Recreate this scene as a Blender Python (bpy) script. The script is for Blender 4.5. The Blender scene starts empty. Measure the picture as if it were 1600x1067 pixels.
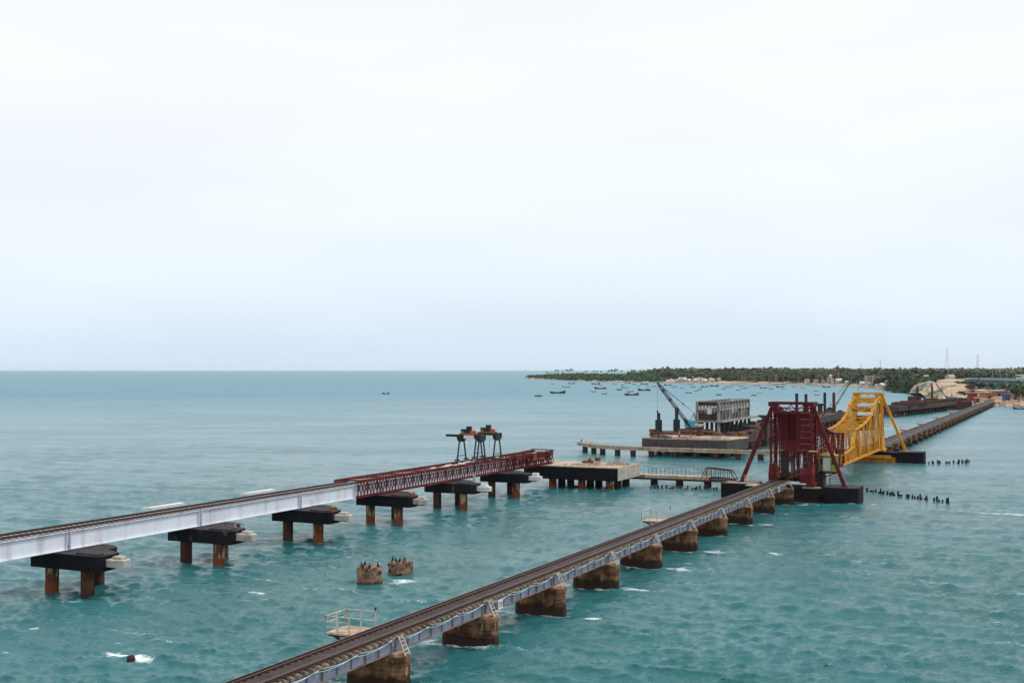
import bpy, math, random
import numpy as np
from mathutils import Vector, Matrix, noise as mnoise
R = math.radians
random.seed(7); rng = np.random.default_rng(7)
SC = bpy.context.scene
COL = SC.collection

# ------------------------------------------------------------------ camera
H = 18.7                      # eye height above the sea, on the road bridge
FPX = 1850.0                  # focal length in 1600-px units
PITCH = math.atan(44.5/FPX)
TH = math.atan(871/FPX)       # azimuth of the railway line
cam = bpy.data.cameras.new('camera'); cam_o = bpy.data.objects.new('camera', cam); COL.objects.link(cam_o)
cam.sensor_width = 36; cam.lens = 36*FPX/1600; cam.clip_end = 120000; cam.clip_start = .5
cam_o.location = (0, 0, H); cam_o.rotation_euler = (R(90)+PITCH, 0, 0)
SC.camera = cam_o

# ------------------------------------------------------------------ sky and sun
SUN_EL, SUN_AZ = R(52), math.atan2(.85, .30)     # azimuth from +Y towards +X
w = bpy.data.worlds.new('World'); SC.world = w; w.use_nodes = True
nt = w.node_tree; nt.nodes.clear(); N = nt.nodes.new; L = nt.links.new
out = N('ShaderNodeOutputWorld'); bg = N('ShaderNodeBackground'); bg.inputs[1].default_value = .1
sky = N('ShaderNodeTexSky'); sky.sky_type = 'NISHITA'; sky.sun_disc = False
sky.sun_elevation = SUN_EL; sky.sun_rotation = SUN_AZ; sky.dust_density = 3
tc = N('ShaderNodeTexCoord'); sx = N('ShaderNodeSeparateXYZ'); L(tc.outputs['Generated'], sx.inputs[0])
rp = N('ShaderNodeValToRGB'); L(sx.outputs[2], rp.inputs[0])
e = rp.color_ramp.elements
e[0].position = 0; e[0].color = (.57, .66, .79, 1)
e[1].position = 1; e[1].color = (1.0, 1.0, 1.0, 1)
for p, c in ((.035, (.615, .70, .81, 1)), (.08, (.68, .75, .82, 1)), (.16, (.73, .775, .82, 1)), (.28, (.78, .80, .82, 1)), (.5, (.86, .87, .89, 1))):
    q = e.new(p); q.color = c
mp = N('ShaderNodeMapping'); mp.inputs['Scale'].default_value = (1, 1, 5); L(tc.outputs['Generated'], mp.inputs[0])
nz = N('ShaderNodeTexNoise'); nz.inputs['Scale'].default_value = 2.2; nz.inputs['Detail'].default_value = 4; nz.inputs['Roughness'].default_value = .45
L(mp.outputs[0], nz.inputs[0])
mr = N('ShaderNodeMapRange'); mr.inputs[1].default_value = .3; mr.inputs[2].default_value = .7; mr.inputs[3].default_value = 9.3; mr.inputs[4].default_value = 10.4
L(nz.outputs[0], mr.inputs[0])
vs = N('ShaderNodeVectorMath'); vs.operation = 'SCALE'; L(rp.outputs[0], vs.inputs[0]); L(mr.outputs[0], vs.inputs['Scale'])
mx = N('ShaderNodeMix'); mx.data_type = 'RGBA'; mx.inputs[0].default_value = .96
L(sky.outputs[0], mx.inputs[6]); L(vs.outputs[0], mx.inputs[7]); L(mx.outputs[2], bg.inputs[0]); L(bg.outputs[0], out.inputs[0])
sd = bpy.data.lights.new('sun', 'SUN'); sd.energy = 1.5; sd.angle = R(12); sd.color = (1, .96, .9)
so = bpy.data.objects.new('sun', sd); COL.objects.link(so)
dv = Vector((math.sin(SUN_AZ)*math.cos(SUN_EL), math.cos(SUN_AZ)*math.cos(SUN_EL), math.sin(SUN_EL)))
so.rotation_euler = dv.to_track_quat('Z', 'Y').to_euler(); so.location = (0, 0, 200)
vsx = SC.view_settings; vsx.view_transform = 'Standard'; vsx.look = 'None'; vsx.exposure = .36; vsx.gamma = 1; vsx.use_curve_mapping = False
SC.cycles.max_bounces = 6; SC.cycles.volume_bounces = 1; SC.cycles.use_denoising = True; SC.cycles.denoising_prefilter = 'ACCURATE'

# ------------------------------------------------------------------ geometry helpers
def W(t, s, z=0.0):           # railway frame (t across, s along) -> world
    return Vector((s*math.sin(TH)+t*math.cos(TH), s*math.cos(TH)-t*math.sin(TH), z))
def G(px, D, z=0.0):          # bearing (photo column) and range -> world
    return Vector(((px-800)/FPX*D, D, z))
def GY(px, py, z=0.0):        # survey of a point at height z from its bearing and dip below the horizon
    x = (px-800)/FPX; zz = -(py-533.5)/FPX
    y2 = math.cos(PITCH)-zz*math.sin(PITCH); z2 = math.sin(PITCH)+zz*math.cos(PITCH)
    k = (z-H)/z2; return Vector((x*k, y2*k, z))

class MB:
    """collects shapes, in the frame of an origin, into one mesh"""
    def __init__(s, org=(0, 0, 0)): s.v = []; s.f = []; s.m = []; s.o = Vector(org); s.mi = 0
    def add(s, vs, fs):
        b = len(s.v); s.v += [tuple(Vector(v)-s.o) for v in vs]; s.f += [tuple(b+i for i in f) for f in fs]; s.m += [s.mi]*len(fs); return s
    def box(s, x0, x1, y0, y1, z0, z1):
        return s.add([(x0,y0,z0),(x1,y0,z0),(x1,y1,z0),(x0,y1,z0),(x0,y0,z1),(x1,y0,z1),(x1,y1,z1),(x0,y1,z1)],
                     [(0,3,2,1),(4,5,6,7),(0,1,5,4),(1,2,6,5),(2,3,7,6),(3,0,4,7)])
    def beam(s, p, q, w=.1, h=None):
        p = Vector(p); q = Vector(q); h = h or w; d = (q-p)
        if d.length < 1e-6: return s
        d.normalize(); up = Vector((0, 0, 1)) if abs(d.z) < .95 else Vector((0, 1, 0))
        a = d.cross(up).normalized(); b = a.cross(d).normalized(); a *= w/2; b *= h/2
        vs = [c+i*a+j*b for c in (p, q) for i, j in ((-1,-1),(1,-1),(1,1),(-1,1))]
        return s.add(vs, [(0,1,2,3),(7,6,5,4),(0,4,5,1),(1,5,6,2),(2,6,7,3),(3,7,4,0)])
    def cyl(s, p, q, r, r2=None, n=10):
        p = Vector(p); q = Vector(q); r2 = r if r2 is None else r2; d = (q-p).normalized()
        up = Vector((0, 0, 1)) if abs(d.z) < .95 else Vector((0, 1, 0)); a = d.cross(up).normalized(); b = a.cross(d)
        vs = [c+rr*(math.cos(6.28318*i/n)*a+math.sin(6.28318*i/n)*b) for c, rr in ((p, r), (q, r2)) for i in range(n)]
        fs = [(i, i+n, (i+1) % n+n, (i+1) % n) for i in range(n)] + [tuple(range(n)), tuple(range(2*n-1, n-1, -1))]
        return s.add(vs, fs)
    def prism(s, poly, z0, z1, poly2=None):
        n = len(poly); poly2 = poly2 or poly
        a = sum(poly[i][0]*poly[(i+1) % n][1]-poly[(i+1) % n][0]*poly[i][1] for i in range(n))
        if a < 0: poly = poly[::-1]; poly2 = poly2[::-1]
        vs = [(x, y, z0) for x, y in poly]+[(x, y, z1) for x, y in poly2]
        return s.add(vs, [tuple(range(n-1, -1, -1)), tuple(range(n, 2*n))]+[(i, (i+1) % n, (i+1) % n+n, i+n) for i in range(n)])
    def loft(s, pts, rad, n=8, sq=1.0):
        pts = [Vector(p) for p in pts]; rings = []
        for i, p in enumerate(pts):
            d = (pts[min(i+1, len(pts)-1)]-pts[max(i-1, 0)]).normalized()
            up = Vector((0, 1, 0)) if abs(d.z) > .7 else Vector((0, 0, 1)); a = d.cross(up).normalized(); b = a.cross(d)
            rings += [p+rad[i]*(math.cos(6.28318*k/n)*a*sq+math.sin(6.28318*k/n)*b) for k in range(n)]
        m = len(pts); fs = [(j*n+i, (j+1)*n+i, (j+1)*n+(i+1) % n, j*n+(i+1) % n) for j in range(m-1) for i in range(n)]
        return s.add(rings, fs+[tuple(range(n)), tuple(range(m*n-1, (m-1)*n-1, -1))])
    def laced(s, p, q, off, w=.12, pitch=.8, lw=.06):   # two parallel bars with zigzag lacing; off = vector between them
        p = Vector(p); q = Vector(q); off = Vector(off)
        s.beam(p, q, w); s.beam(p+off, q+off, w); n = max(1, int((q-p).length/pitch))
        for i in range(n):
            a = p.lerp(q, i/n); b = p.lerp(q, (i+1)/n)
            if i % 2: a, b = a+off, b
            else: a, b = a, b+off
            s.beam(a, b, lw)
        return s
    def mesh(s, name, mats):
        me = bpy.data.meshes.new(name); me.from_pydata(s.v, [], s.f)
        for m in (mats if isinstance(mats, (list, tuple)) else [mats]): me.materials.append(m)
        if any(s.m): me.polygons.foreach_set('material_index', s.m)
        me.update(); return me
    def build(s, name, mats, parent=None, kind=None, bevel=0, smooth=False):
        me = s.mesh(name, mats); o = bpy.data.objects.new(name, me); COL.objects.link(o); o.parent = parent
        if kind: o['kind'] = kind
        if smooth: me.polygons.foreach_set('use_smooth', [True]*len(me.polygons))
        if bevel:
            b = o.modifiers.new('bevel', 'BEVEL'); b.width = bevel; b.segments = 2; b.limit_method = 'ANGLE'
        return o

def inst(name, me, parent, loc=(0, 0, 0), rot=(0, 0, 0), sc=(1, 1, 1)):
    o = bpy.data.objects.new(name, me); COL.objects.link(o); o.parent = parent; o.location = loc; o.rotation_euler = rot; o.scale = sc; return o
def thing(name, label, cat, loc, rot=0, group=None):
    o = bpy.data.objects.new(name, None); COL.objects.link(o); o.empty_display_size = .5
    o.location = loc; o.rotation_euler = (0, 0, rot); o['label'] = label; o['category'] = cat
    if group: o['group'] = group
    return o
def rthing(name, label, cat, t, s, z=0, group=None):   # a thing in the railway frame; returns (empty, origin)
    return thing(name, label, cat, W(t, s, z), -TH, group), (t, s, z)
def tag(o, label, cat, group=None):
    o['label'] = label; o['category'] = cat
    if group: o['group'] = group
    return o
def copy_tree(o, parent=None):
    c = o.copy(); COL.objects.link(c); c.parent = parent
    for ch in list(o.children): copy_tree(ch, c)
    return c

# ------------------------------------------------------------------ materials
def mat(name, c1, c2=None, scale=.8, rough=.75, metal=0, bump=0, streak=None, smin=.52, smax=.68, tide=None, spec=.18, grit=.12, contrast=(.35, .65)):
    """noise mix of c1/c2, optional streaks of a third colour running down, optional tide band (z, colour), fine grit"""
    m = bpy.data.materials.new(name); m.use_nodes = True; nt = m.node_tree; b = nt.nodes['Principled BSDF']; N = nt.nodes.new; L = nt.links.new
    geo = N('ShaderNodeNewGeometry'); pos = geo.outputs['Position']
    def noise(sc, det=4, vec=None):
        n = N('ShaderNodeTexNoise'); n.inputs['Scale'].default_value = sc; n.inputs['Detail'].default_value = det; L(vec or pos, n.inputs['Vector']); return n.outputs[0]
    def rng_(v, a, b_):
        r = N('ShaderNodeMapRange'); r.inputs[1].default_value = a; r.inputs[2].default_value = b_; L(v, r.inputs[0]); return r.outputs[0]
    def mix(f, A, B, mode='MIX'):
        x = N('ShaderNodeMix'); x.data_type = 'RGBA'; x.blend_type = mode
        if isinstance(f, float): x.inputs[0].default_value = f
        else: L(f, x.inputs[0])
        for k, c in ((6, A), (7, B)):
            if isinstance(c, tuple): x.inputs[k].default_value = (*c[:3], 1)
            else: L(c, x.inputs[k])
        return x.outputs[2]
    c2 = c2 or tuple(v*.72 for v in c1)
    col = mix(rng_(noise(scale), *contrast), c1, c2)
    if streak:
        mpn = N('ShaderNodeMapping'); mpn.inputs['Scale'].default_value = (1, 1, .22); L(pos, mpn.inputs[0])
        col = mix(rng_(noise(scale*2.2, 5, mpn.outputs[0]), smin, smax), col, streak)
    if tide:
        sp = N('ShaderNodeSeparateXYZ'); L(pos, sp.inputs[0])
        a = N('ShaderNodeMath'); a.operation = 'MULTIPLY_ADD'; L(noise(1.4, 3), a.inputs[0]); a.inputs[1].default_value = .9; L(sp.outputs[2], a.inputs[2])
        col = mix(rng_(a.outputs[0], tide[0]+.65, tide[0]+.35), col, tide[1])
    if grit: 
        g = N('ShaderNodeMapRange'); g.inputs[1].default_value = .3; g.inputs[2].default_value = .7; g.inputs[3].default_value = 1-grit*2; g.inputs[4].default_value = 1+grit
        L(noise(9, 3), g.inputs[0]); vm = N('ShaderNodeVectorMath'); vm.operation = 'SCALE'; L(col, vm.inputs[0]); L(g.outputs[0], vm.inputs['Scale']); col = vm.outputs[0]
    L(col, b.inputs['Base Color']); b.inputs['Roughness'].default_value = rough; b.inputs['Metallic'].default_value = metal; b.inputs['Specular IOR Level'].default_value = spec
    if bump:
        bn = N('ShaderNodeBump'); bn.inputs['Strength'].default_value = 1; bn.inputs['Distance'].default_value = bump; L(noise(4, 6), bn.inputs['Height']); L(bn.outputs[0], b.inputs['Normal'])
    return m
M = {}
M['stone'] = mat('pier_masonry', (.26,.135,.07), (.09,.045,.026), 1.3, .9, bump=.08, streak=(.36,.23,.13), smin=.56, smax=.66, tide=(.78, (.040,.022,.013)), contrast=(.42,.58))
M['stone_pale'] = mat('weathered_concrete', (.42,.36,.28), (.26,.19,.13), 1.1, .9, bump=.05, streak=(.20,.10,.05))
M['rusty_pile'] = mat('rusted_pile_steel', (.15,.06,.032), (.07,.033,.022), 1.3, .85, bump=.04, streak=(.44,.30,.19), smin=.50, smax=.57, tide=(.75, (.21,.055,.020)))
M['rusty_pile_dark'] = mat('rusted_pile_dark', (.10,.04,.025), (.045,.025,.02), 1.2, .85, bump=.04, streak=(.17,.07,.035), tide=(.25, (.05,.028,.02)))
M['black_worn'] = mat('black_coat_worn', (.008,.008,.011), (.016,.015,.017), .7, .75, bump=.01, streak=(.10,.09,.08), smin=.60, smax=.66, spec=.12)
M['black'] = mat('black_bitumen_coat', (.0055,.006,.009), (.010,.010,.013), .9, .75, bump=.01, streak=(.03,.027,.027), smin=.6, smax=.85, spec=.12)
M['cap_top'] = mat('dark_cap_top', (.030,.026,.030), (.055,.048,.05), .9, .8)
M['conc'] = mat('pale_concrete', (.50,.46,.42), (.38,.34,.30), 1.0, .85, bump=.02, streak=(.26,.19,.13), smin=.54, smax=.75)
M['conc_white'] = mat('fresh_concrete', (.72,.70,.68), (.6,.58,.55), 1.0, .8, streak=(.45,.40,.34), smin=.6, smax=.8)
M['conc_warm'] = mat('sandy_concrete', (.52,.41,.31), (.38,.28,.20), .7, .9, bump=.03, streak=(.24,.13,.08))
M['girder_white'] = mat('white_girder_paint', (.74,.77,.84), (.66,.69,.77), .35, .5, streak=(.50,.48,.49), smin=.52, smax=.75, grit=.05)
M['girder_blue'] = mat('grey_blue_girder_paint', (.29,.32,.41), (.22,.25,.32), .7, .55, streak=(.17,.13,.12), smin=.58, smax=.75, grit=.06)
M['flange'] = mat('flange_rust_paint', (.26,.20,.18), (.16,.11,.10), 1, .75)
M['rail'] = mat('rail_steel', (.035,.018,.015), (.06,.028,.02), 1.0, .5, spec=.5)
M['railtop'] = mat('rail_head', (.10,.075,.065), (.07,.045,.038), 1.0, .35, metal=.6)
M['sleeper'] = mat('steel_sleeper', (.075,.046,.036), (.12,.085,.065), 1.8, .85)
M['sleeper_end'] = mat('sleeper_end', (.33,.27,.20), (.15,.095,.06), 2.2, .85, grit=.3)
M['new_sleeper'] = mat('pale_channel_sleeper', (.42,.40,.42), (.30,.27,.27), 1, .8)
M['walk'] = mat('walkway_plate', (.062,.043,.04), (.035,.023,.02), .8, .8)
M['pale_metal'] = mat('weathered_white_paint', (.58,.54,.48), (.42,.36,.30), 1.5, .6)
M['cable'] = mat('pale_cable', (.50,.60,.58), (.40,.48,.47), 1, .5)
M['maroon'] = mat('maroon_launching_paint', (.13,.010,.012), (.08,.008,.010), .7, .75, streak=(.17,.045,.025))
M['maroon_rust'] = mat('orange_rusted_plate', (.30,.075,.03), (.14,.03,.02), .8, .8)
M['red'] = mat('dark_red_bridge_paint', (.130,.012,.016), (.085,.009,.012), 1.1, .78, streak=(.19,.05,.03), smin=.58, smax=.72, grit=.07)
M['red_dark'] = mat('shaded_red_counterweight_paint', (.085,.006,.009), (.055,.005,.007), .6, .8)  # bridge red darkened: the shade inside the tower is in the colour
M['yellow'] = mat('yellow_bridge_paint', (.70,.335,.028), (.56,.25,.022), .9, .65, streak=(.36,.13,.02), smin=.53, smax=.70, grit=.14)
M['yellow_rust'] = mat('yellow_paint_rusting', (.56,.25,.02), (.28,.11,.02), .9, .7)
M['dark_steel'] = mat('dark_steel', (.03,.026,.026), (.06,.035,.028), 1, .7)
M['orange'] = mat('orange_machine_paint', (.42,.13,.025), (.28,.08,.02), 1, .5)
M['navy'] = mat('dark_blue_machine', (.03,.035,.07), (.02,.022,.04), 1, .5)
M['slate'] = mat('slate_gantry_paint', (.018,.028,.033), (.03,.04,.045), 1, .5)
M['banner'] = mat('white_banner_cloth', (.72,.70,.72), (.66,.6,.62), 1, .7)
M['platform_grey'] = mat('grey_sheet_pile', (.085,.08,.088), (.06,.055,.06), .8, .8, streak=(.13,.10,.085), smin=.5, smax=.7)
M['rust_deck'] = mat('rusted_pontoon', (.20,.075,.035), (.11,.045,.028), .6, .85, streak=(.28,.12,.06))
M['site_dark'] = mat('dark_site_timber', (.045,.035,.035), (.085,.06,.052), .5, .85)
M['site_maroon'] = mat('maroon_brown_steel', (.11,.045,.035), (.07,.03,.028), .5, .85)
M['turq'] = mat('turquoise_cab_paint', (.10,.42,.48), (.08,.33,.40), 1, .5)
M['green_cab'] = mat('green_cabin_paint', (.20,.40,.05), (.15,.31,.05), 1, .6)
M['roof_yel'] = mat('faded_yellow_roof', (.36,.30,.08), (.22,.14,.05), 1, .7)
M['rubble'] = mat('concrete_rubble', (.50,.44,.38), (.30,.24,.19), 1.5, .95)
M['rubble_pink'] = mat('pinkish_rubble', (.46,.31,.26), (.33,.2,.16), 1.5, .95)
M['bird'] = mat('black_feathers', (.012,.012,.014), (.03,.025,.02), 5, .6)
M['beak'] = mat('bird_beak', (.3,.2,.06), None, 5, .5)
M['trunk'] = mat('tree_trunk', (.30,.26,.21), (.20,.17,.13), 1, .9)
M['pilewood'] = mat('old_timber_pile', (.028,.022,.018), (.05,.035,.026), 2, .9)
M['sign'] = mat('sign_white', (.72,.70,.74), (.62,.5,.42), 3, .5, grit=.05)
M['ink'] = mat('sign_letter', (.05,.04,.05), None, 3, .6)
M['lifering'] = mat('orange_lifebuoy', (.6,.12,.05), None, 3, .5)

def foliage(name, c1, c2, c3):
    m = bpy.data.materials.new(name); m.use_nodes = True; nt = m.node_tree; b = nt.nodes['Principled BSDF']; N = nt.nodes.new; L = nt.links.new
    geo = N('ShaderNodeNewGeometry'); oi = N('ShaderNodeObjectInfo')
    n = N('ShaderNodeTexNoise'); n.inputs['Scale'].default_value = .09; n.inputs['Detail'].default_value = 5; L(geo.outputs['Position'], n.inputs['Vector'])
    rp = N('ShaderNodeValToRGB'); rp.color_ramp.elements[0].color = (*c1, 1); rp.color_ramp.elements[0].position = .35; rp.color_ramp.elements[1].color = (*c3, 1); rp.color_ramp.elements[1].position = .68
    q = rp.color_ramp.elements.new(.5); q.color = (*c2, 1); L(n.outputs[0], rp.inputs[0])
    mr = N('ShaderNodeMapRange'); mr.inputs[3].default_value = .7; mr.inputs[4].default_value = 1.35; L(oi.outputs['Random'], mr.inputs[0])
    vm = N('ShaderNodeVectorMath'); vm.operation = 'SCALE'; L(rp.outputs[0], vm.inputs[0]); L(mr.outputs[0], vm.inputs['Scale']); L(vm.outputs[0], b.inputs['Base Color'])
    b.inputs['Roughness'].default_value = .8; b.inputs['Specular IOR Level'].default_value = .2
    return m
M['leaf'] = foliage('tree_leaves', (.045,.066,.034), (.070,.092,.046), (.125,.135,.072))  # leaf greens lightened, so part of the distance haze sits in the colour
M['palm'] = foliage('palm_fronds', (.042,.062,.030), (.06,.082,.038), (.10,.115,.055))
M['bush'] = foliage('shrub_leaves', (.028,.060,.022), (.045,.085,.03), (.075,.12,.045))

# ------------------------------------------------------------------ sea
OLD_PIERS = [72.2+11.85*k for k in range(-3, 9)]
NEW_PIERS = [74.2, 91.0, 107.6, 124.6, 141.6, 158.4]
def smooth(a, b, x):
    x = np.clip((x-a)/(b-a), 0, 1); return x*x*(3-2*x)
def vnoise(x, y, seed):       # cheap value noise on arrays
    xi = np.floor(x).astype(np.int64); yi = np.floor(y).astype(np.int64); fx = x-xi; fy = y-yi; fx = fx*fx*(3-2*fx); fy = fy*fy*(3-2*fy)
    def h(a, b):
        n = (a*374761393+b*668265263+seed*982451653) & 0xffffffff; n = ((n ^ (n >> 13))*1274126177) & 0xffffffff; return ((n ^ (n >> 16)) & 0xffff)/65535.0
    return (h(xi, yi)*(1-fx)+h(xi+1, yi)*fx)*(1-fy)+(h(xi, yi+1)*(1-fx)+h(xi+1, yi+1)*fx)*fy

FOAM = []                     # (x, y, radius along t, radius along s, strength)
def foam_at(t, s, rt, rs, k): FOAM.append((t, s, rt, rs, k))
for i, s in enumerate(OLD_PIERS):
    foam_at(-36.9, s-.9, 2.6, .5, 1.1); foam_at(-33.4, s-.1, 2.2, .7, .95); foam_at(-31.5, s+.6, 2.6, .8, .5); foam_at(-39.9, s-.3, 1.6, .9, .75)
for i in range(30): foam_at(-34.5, 262.5+11.85*i, 2.2, 1.6, .55)
foam_at(-27.5, 170.3, 4.2, 1.0, 1.05); foam_at(-24.6, 171.0, 2.2, 1.0, .9); foam_at(-34, 168.8, 4, .8, .6)
for s in NEW_PIERS: foam_at(-73.6, s-.1, 1.1, .9, .55); foam_at(-77.6, s-.1, 1.1, .9, .45)
foam_at(-53.5, 91.0, 1.6, 1.5, .95); foam_at(-55.3, 87.5, 1.5, .5, .5)
rk = GY(205, 1030); RS = rk.x*math.sin(TH)+rk.y*math.cos(TH); RT = rk.x*math.cos(TH)-rk.y*math.sin(TH)
foam_at(RT-1.1, RS+.7, 2.4, .55, 1.25); foam_at(RT+.5, RS+.3, 1.2, .5, 1.3); foam_at(RT-2.2, RS-.1, 1.8, .5, .5)
for px, py, a, b, k in ((1583, 804, 6.5, 1.6, .9), (1560, 798, 4, 1, .7), (1213, 867, 1.2, .5, 1.1), (400, 927, 1.3, .5, 1.0), (12, 1016, 1.2, .4, .9), (52, 980, .8, .4, .9), (245, 1000, .5, .3, .9), (183, 1003, .5, .3, .9),
                        (415, 895, .8, .4, .8), (1120, 770, 1.5, .6, .7), (545, 870, .9, .4, .7), (1420, 850, 1.2, .5, .6), (1075, 880, 1.3, .6, .85), (1000, 905, 1.3, .6, .8)):
    g = GY(px, py); foam_at(g.x*math.cos(TH)-g.y*math.sin(TH), g.x*math.sin(TH)+g.y*math.cos(TH), a, b, k)

def build_sea():
    k = 1184*H
    yp = np.concatenate([np.linspace(520, 60, 500), np.linspace(59.2, 6, 84), np.array([5, 4, 3, 2, 1.2, .7, .45])]); D = k/yp
    az = np.linspace(-.58, .58, 1250); ta = az
    DD, AA = np.meshgrid(D, ta, indexing='ij'); X = DD*AA; Y = DD.copy()
    sp = np.maximum(np.gradient(D)[:, None], DD*(1.16/1250))
    Z = np.zeros_like(X); DX = np.zeros_like(X); DY = np.zeros_like(X)
    gust = .70+.45*vnoise(X/46, Y/70, 3)+.35*vnoise(X/17+5, Y/26, 4)*vnoise(X/9+2, Y/13, 9)
    wd = R(-106)
    NW = 78
    for i in range(NW):
        lam = .42*(9/.42)**(i/(NW-1))*rng.uniform(.95, 1.05); th = wd+rng.normal(0, .46 if lam < 3 else .36); kk = 2*math.pi/lam
        r_ = lam/sp; wgt = smooth(.7, 1.9, r_)*min(1, (1.2/lam))**.85
        ph = kk*(X*math.cos(th)+Y*math.sin(th))+rng.uniform(0, 6.28)+2.2*vnoise(X/(lam*2.6)+i, Y/(lam*2.6), i)
        a = .080*lam/(2*math.pi)*wgt*gust; Z += a*np.sin(ph); cq = a*np.cos(ph)*.9; DX += cq*math.cos(th); DY += cq*math.sin(th)
    near = DD < 3000
    # foam mask
    F = np.zeros_like(X); S = X*math.sin(TH)+Y*math.cos(TH); T = X*math.cos(TH)-Y*math.sin(TH)
    for (t, s, rt, rs, kf) in FOAM:
        msk = (abs(T-t) < rt*2.2) & (abs(S-s) < rs*2.2)
        if msk.any():
            q = np.sqrt(((T[msk]-t)/rt)**2+((S[msk]-s)/rs)**2); F[msk] = np.maximum(F[msk], kf*(1-smooth(.25, 1.35, q)))
    caps = smooth(.085, .14, Z)*smooth(.60, .82, vnoise(X/9+3, Y/16, 11))*.55*smooth(60, 80, DD)
    F = np.maximum(F, caps)
    P = np.stack([X+DX*near, Y+DY*near, Z], -1).reshape(-1, 3)
    nr, nc = X.shape; idx = np.arange(nr*nc).reshape(nr, nc)
    q = np.stack([idx[:-1, :-1], idx[:-1, 1:], idx[1:, 1:], idx[1:, :-1]], -1).reshape(-1, 4)
    me = bpy.data.meshes.new('sea'); me.vertices.add(len(P)); me.vertices.foreach_set('co', P.astype(np.float32).ravel())
    me.loops.add(q.size); me.loops.foreach_set('vertex_index', q.astype(np.int32).ravel()); me.polygons.add(len(q))
    me.polygons.foreach_set('loop_start', np.arange(0, q.size, 4, dtype=np.int32)); me.polygons.foreach_set('use_smooth', np.ones(len(q), bool)); me.update(calc_edges=True)
    at = me.attributes.new('foam', 'FLOAT', 'POINT'); at.data.foreach_set('value', F.astype(np.float32).ravel())
    return me

def sea_material():
    m = bpy.data.materials.new('sea_water'); m.use_nodes = True; nt = m.node_tree; b = nt.nodes['Principled BSDF']; N = nt.nodes.new; L = nt.links.new
    geo = N('ShaderNodeNewGeometry'); pos = geo.outputs['Position']
    def nz(sc, det=3, scl=(1, 1, 1), rot=0, rough=.5):
        mp = N('ShaderNodeMapping'); mp.inputs['Scale'].default_value = scl; mp.inputs['Rotation'].default_value = (0, 0, rot); L(pos, mp.inputs[0])
        n = N('ShaderNodeTexNoise'); n.inputs['Scale'].default_value = sc; n.inputs['Detail'].default_value = det; n.inputs['Roughness'].default_value = rough; L(mp.outputs[0], n.inputs['Vector']); return n.outputs[0]
    def mr(v, a, b_, c=0., d=1.):
        r = N('ShaderNodeMapRange'); r.inputs[1].default_value = a; r.inputs[2].default_value = b_; r.inputs[3].default_value = c; r.inputs[4].default_value = d; L(v, r.inputs[0]); return r.outputs[0]
    def mix(f, A, B):
        x = N('ShaderNodeMix'); x.data_type = 'RGBA'; L(f, x.inputs[0])
        for k, c in ((6, A), (7, B)):
            if isinstance(c, tuple): x.inputs[k].default_value = (*c, 1)
            else: L(c, x.inputs[k])
        return x.outputs[2]
    def mth(op, a, b_):
        x = N('ShaderNodeMath'); x.operation = op
        for k, v in ((0, a), (1, b_)):
            if isinstance(v, (int, float)): x.inputs[k].default_value = v
            else: L(v, x.inputs[k])
        return x.outputs[0]
    base = mix(mr(nz(.028, 4, (1, .5, 1), .3), .38, .62), (.011,.094,.094), (.027,.132,.140))
    base = mix(mr(nz(.0035, 3, (1, .35, 1)), .42, .62), base, (.012,.135,.168))
    base = mix(mr(nz(.11, 5, (1, .45, 1), .2, .65), .35, .7), base, (.036,.145,.165))
    ln = N('ShaderNodeVectorMath'); ln.operation = 'LENGTH'; L(pos, ln.inputs[0])      # base colour turns bluer with distance from the origin
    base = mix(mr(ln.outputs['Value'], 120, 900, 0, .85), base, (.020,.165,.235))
    fa = N('ShaderNodeAttribute'); fa.attribute_name = 'foam'
    fn = mth('ADD', fa.outputs['Fac'], mth('MULTIPLY', mth('SUBTRACT', mth('ADD', mth('MULTIPLY', nz(1.7, 6, (.7, 1.5, 1), .4, .72), .6), mth('MULTIPLY', nz(6.5, 4, (.8, 1.4, 1), .2, .6), .4)), .5), 3.4))
    gate = mr(fa.outputs['Fac'], .08, .35)
    foam = mth('MULTIPLY', mr(fn, .60, 1.15, 0., .92), gate)
    col = mix(foam, base, (.78,.82,.84)); L(col, b.inputs['Base Color'])
    rgh = mth('MAXIMUM', mr(foam, 0, 1, .11, .8), mr(ln.outputs['Value'], 70, 900, .11, .34))   # waves too fine for the mesh
    L(rgh, b.inputs['Roughness']); b.inputs['IOR'].default_value = 1.333; b.inputs['Specular IOR Level'].default_value = .27
    slick = mr(nz(.02, 4, (.6, 1.6, 1), -.25), .42, .6, .35, 1.)
    h = mth('ADD', mth('MULTIPLY', nz(.95, 5, (.75, 1.35, 1), .25, .6), .26), mth('MULTIPLY', nz(.16, 4, (.6, 1.5, 1), .15, .6), .75))
    h = mth('ADD', h, mth('MULTIPLY', nz(3.4, 4, (.8, 1.3, 1), .35, .65), .11))
    h = mth('MULTIPLY', h, slick)
    bp = N('ShaderNodeBump'); bp.inputs['Strength'].default_value = .9; bp.inputs['Distance'].default_value = 1.0; L(h, bp.inputs['Height']); L(bp.outputs[0], b.inputs['Normal'])
    return m
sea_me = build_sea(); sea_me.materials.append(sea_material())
sea = bpy.data.objects.new('sea', sea_me); COL.objects.link(sea); sea['kind'] = 'structure'
mb = MB(); mb.box(-60000, 60000, -3000, 60000, -9, -8); mb.build('sea_bed', mat('sea_bed_sand', (.05,.09,.08)), kind='structure')

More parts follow.
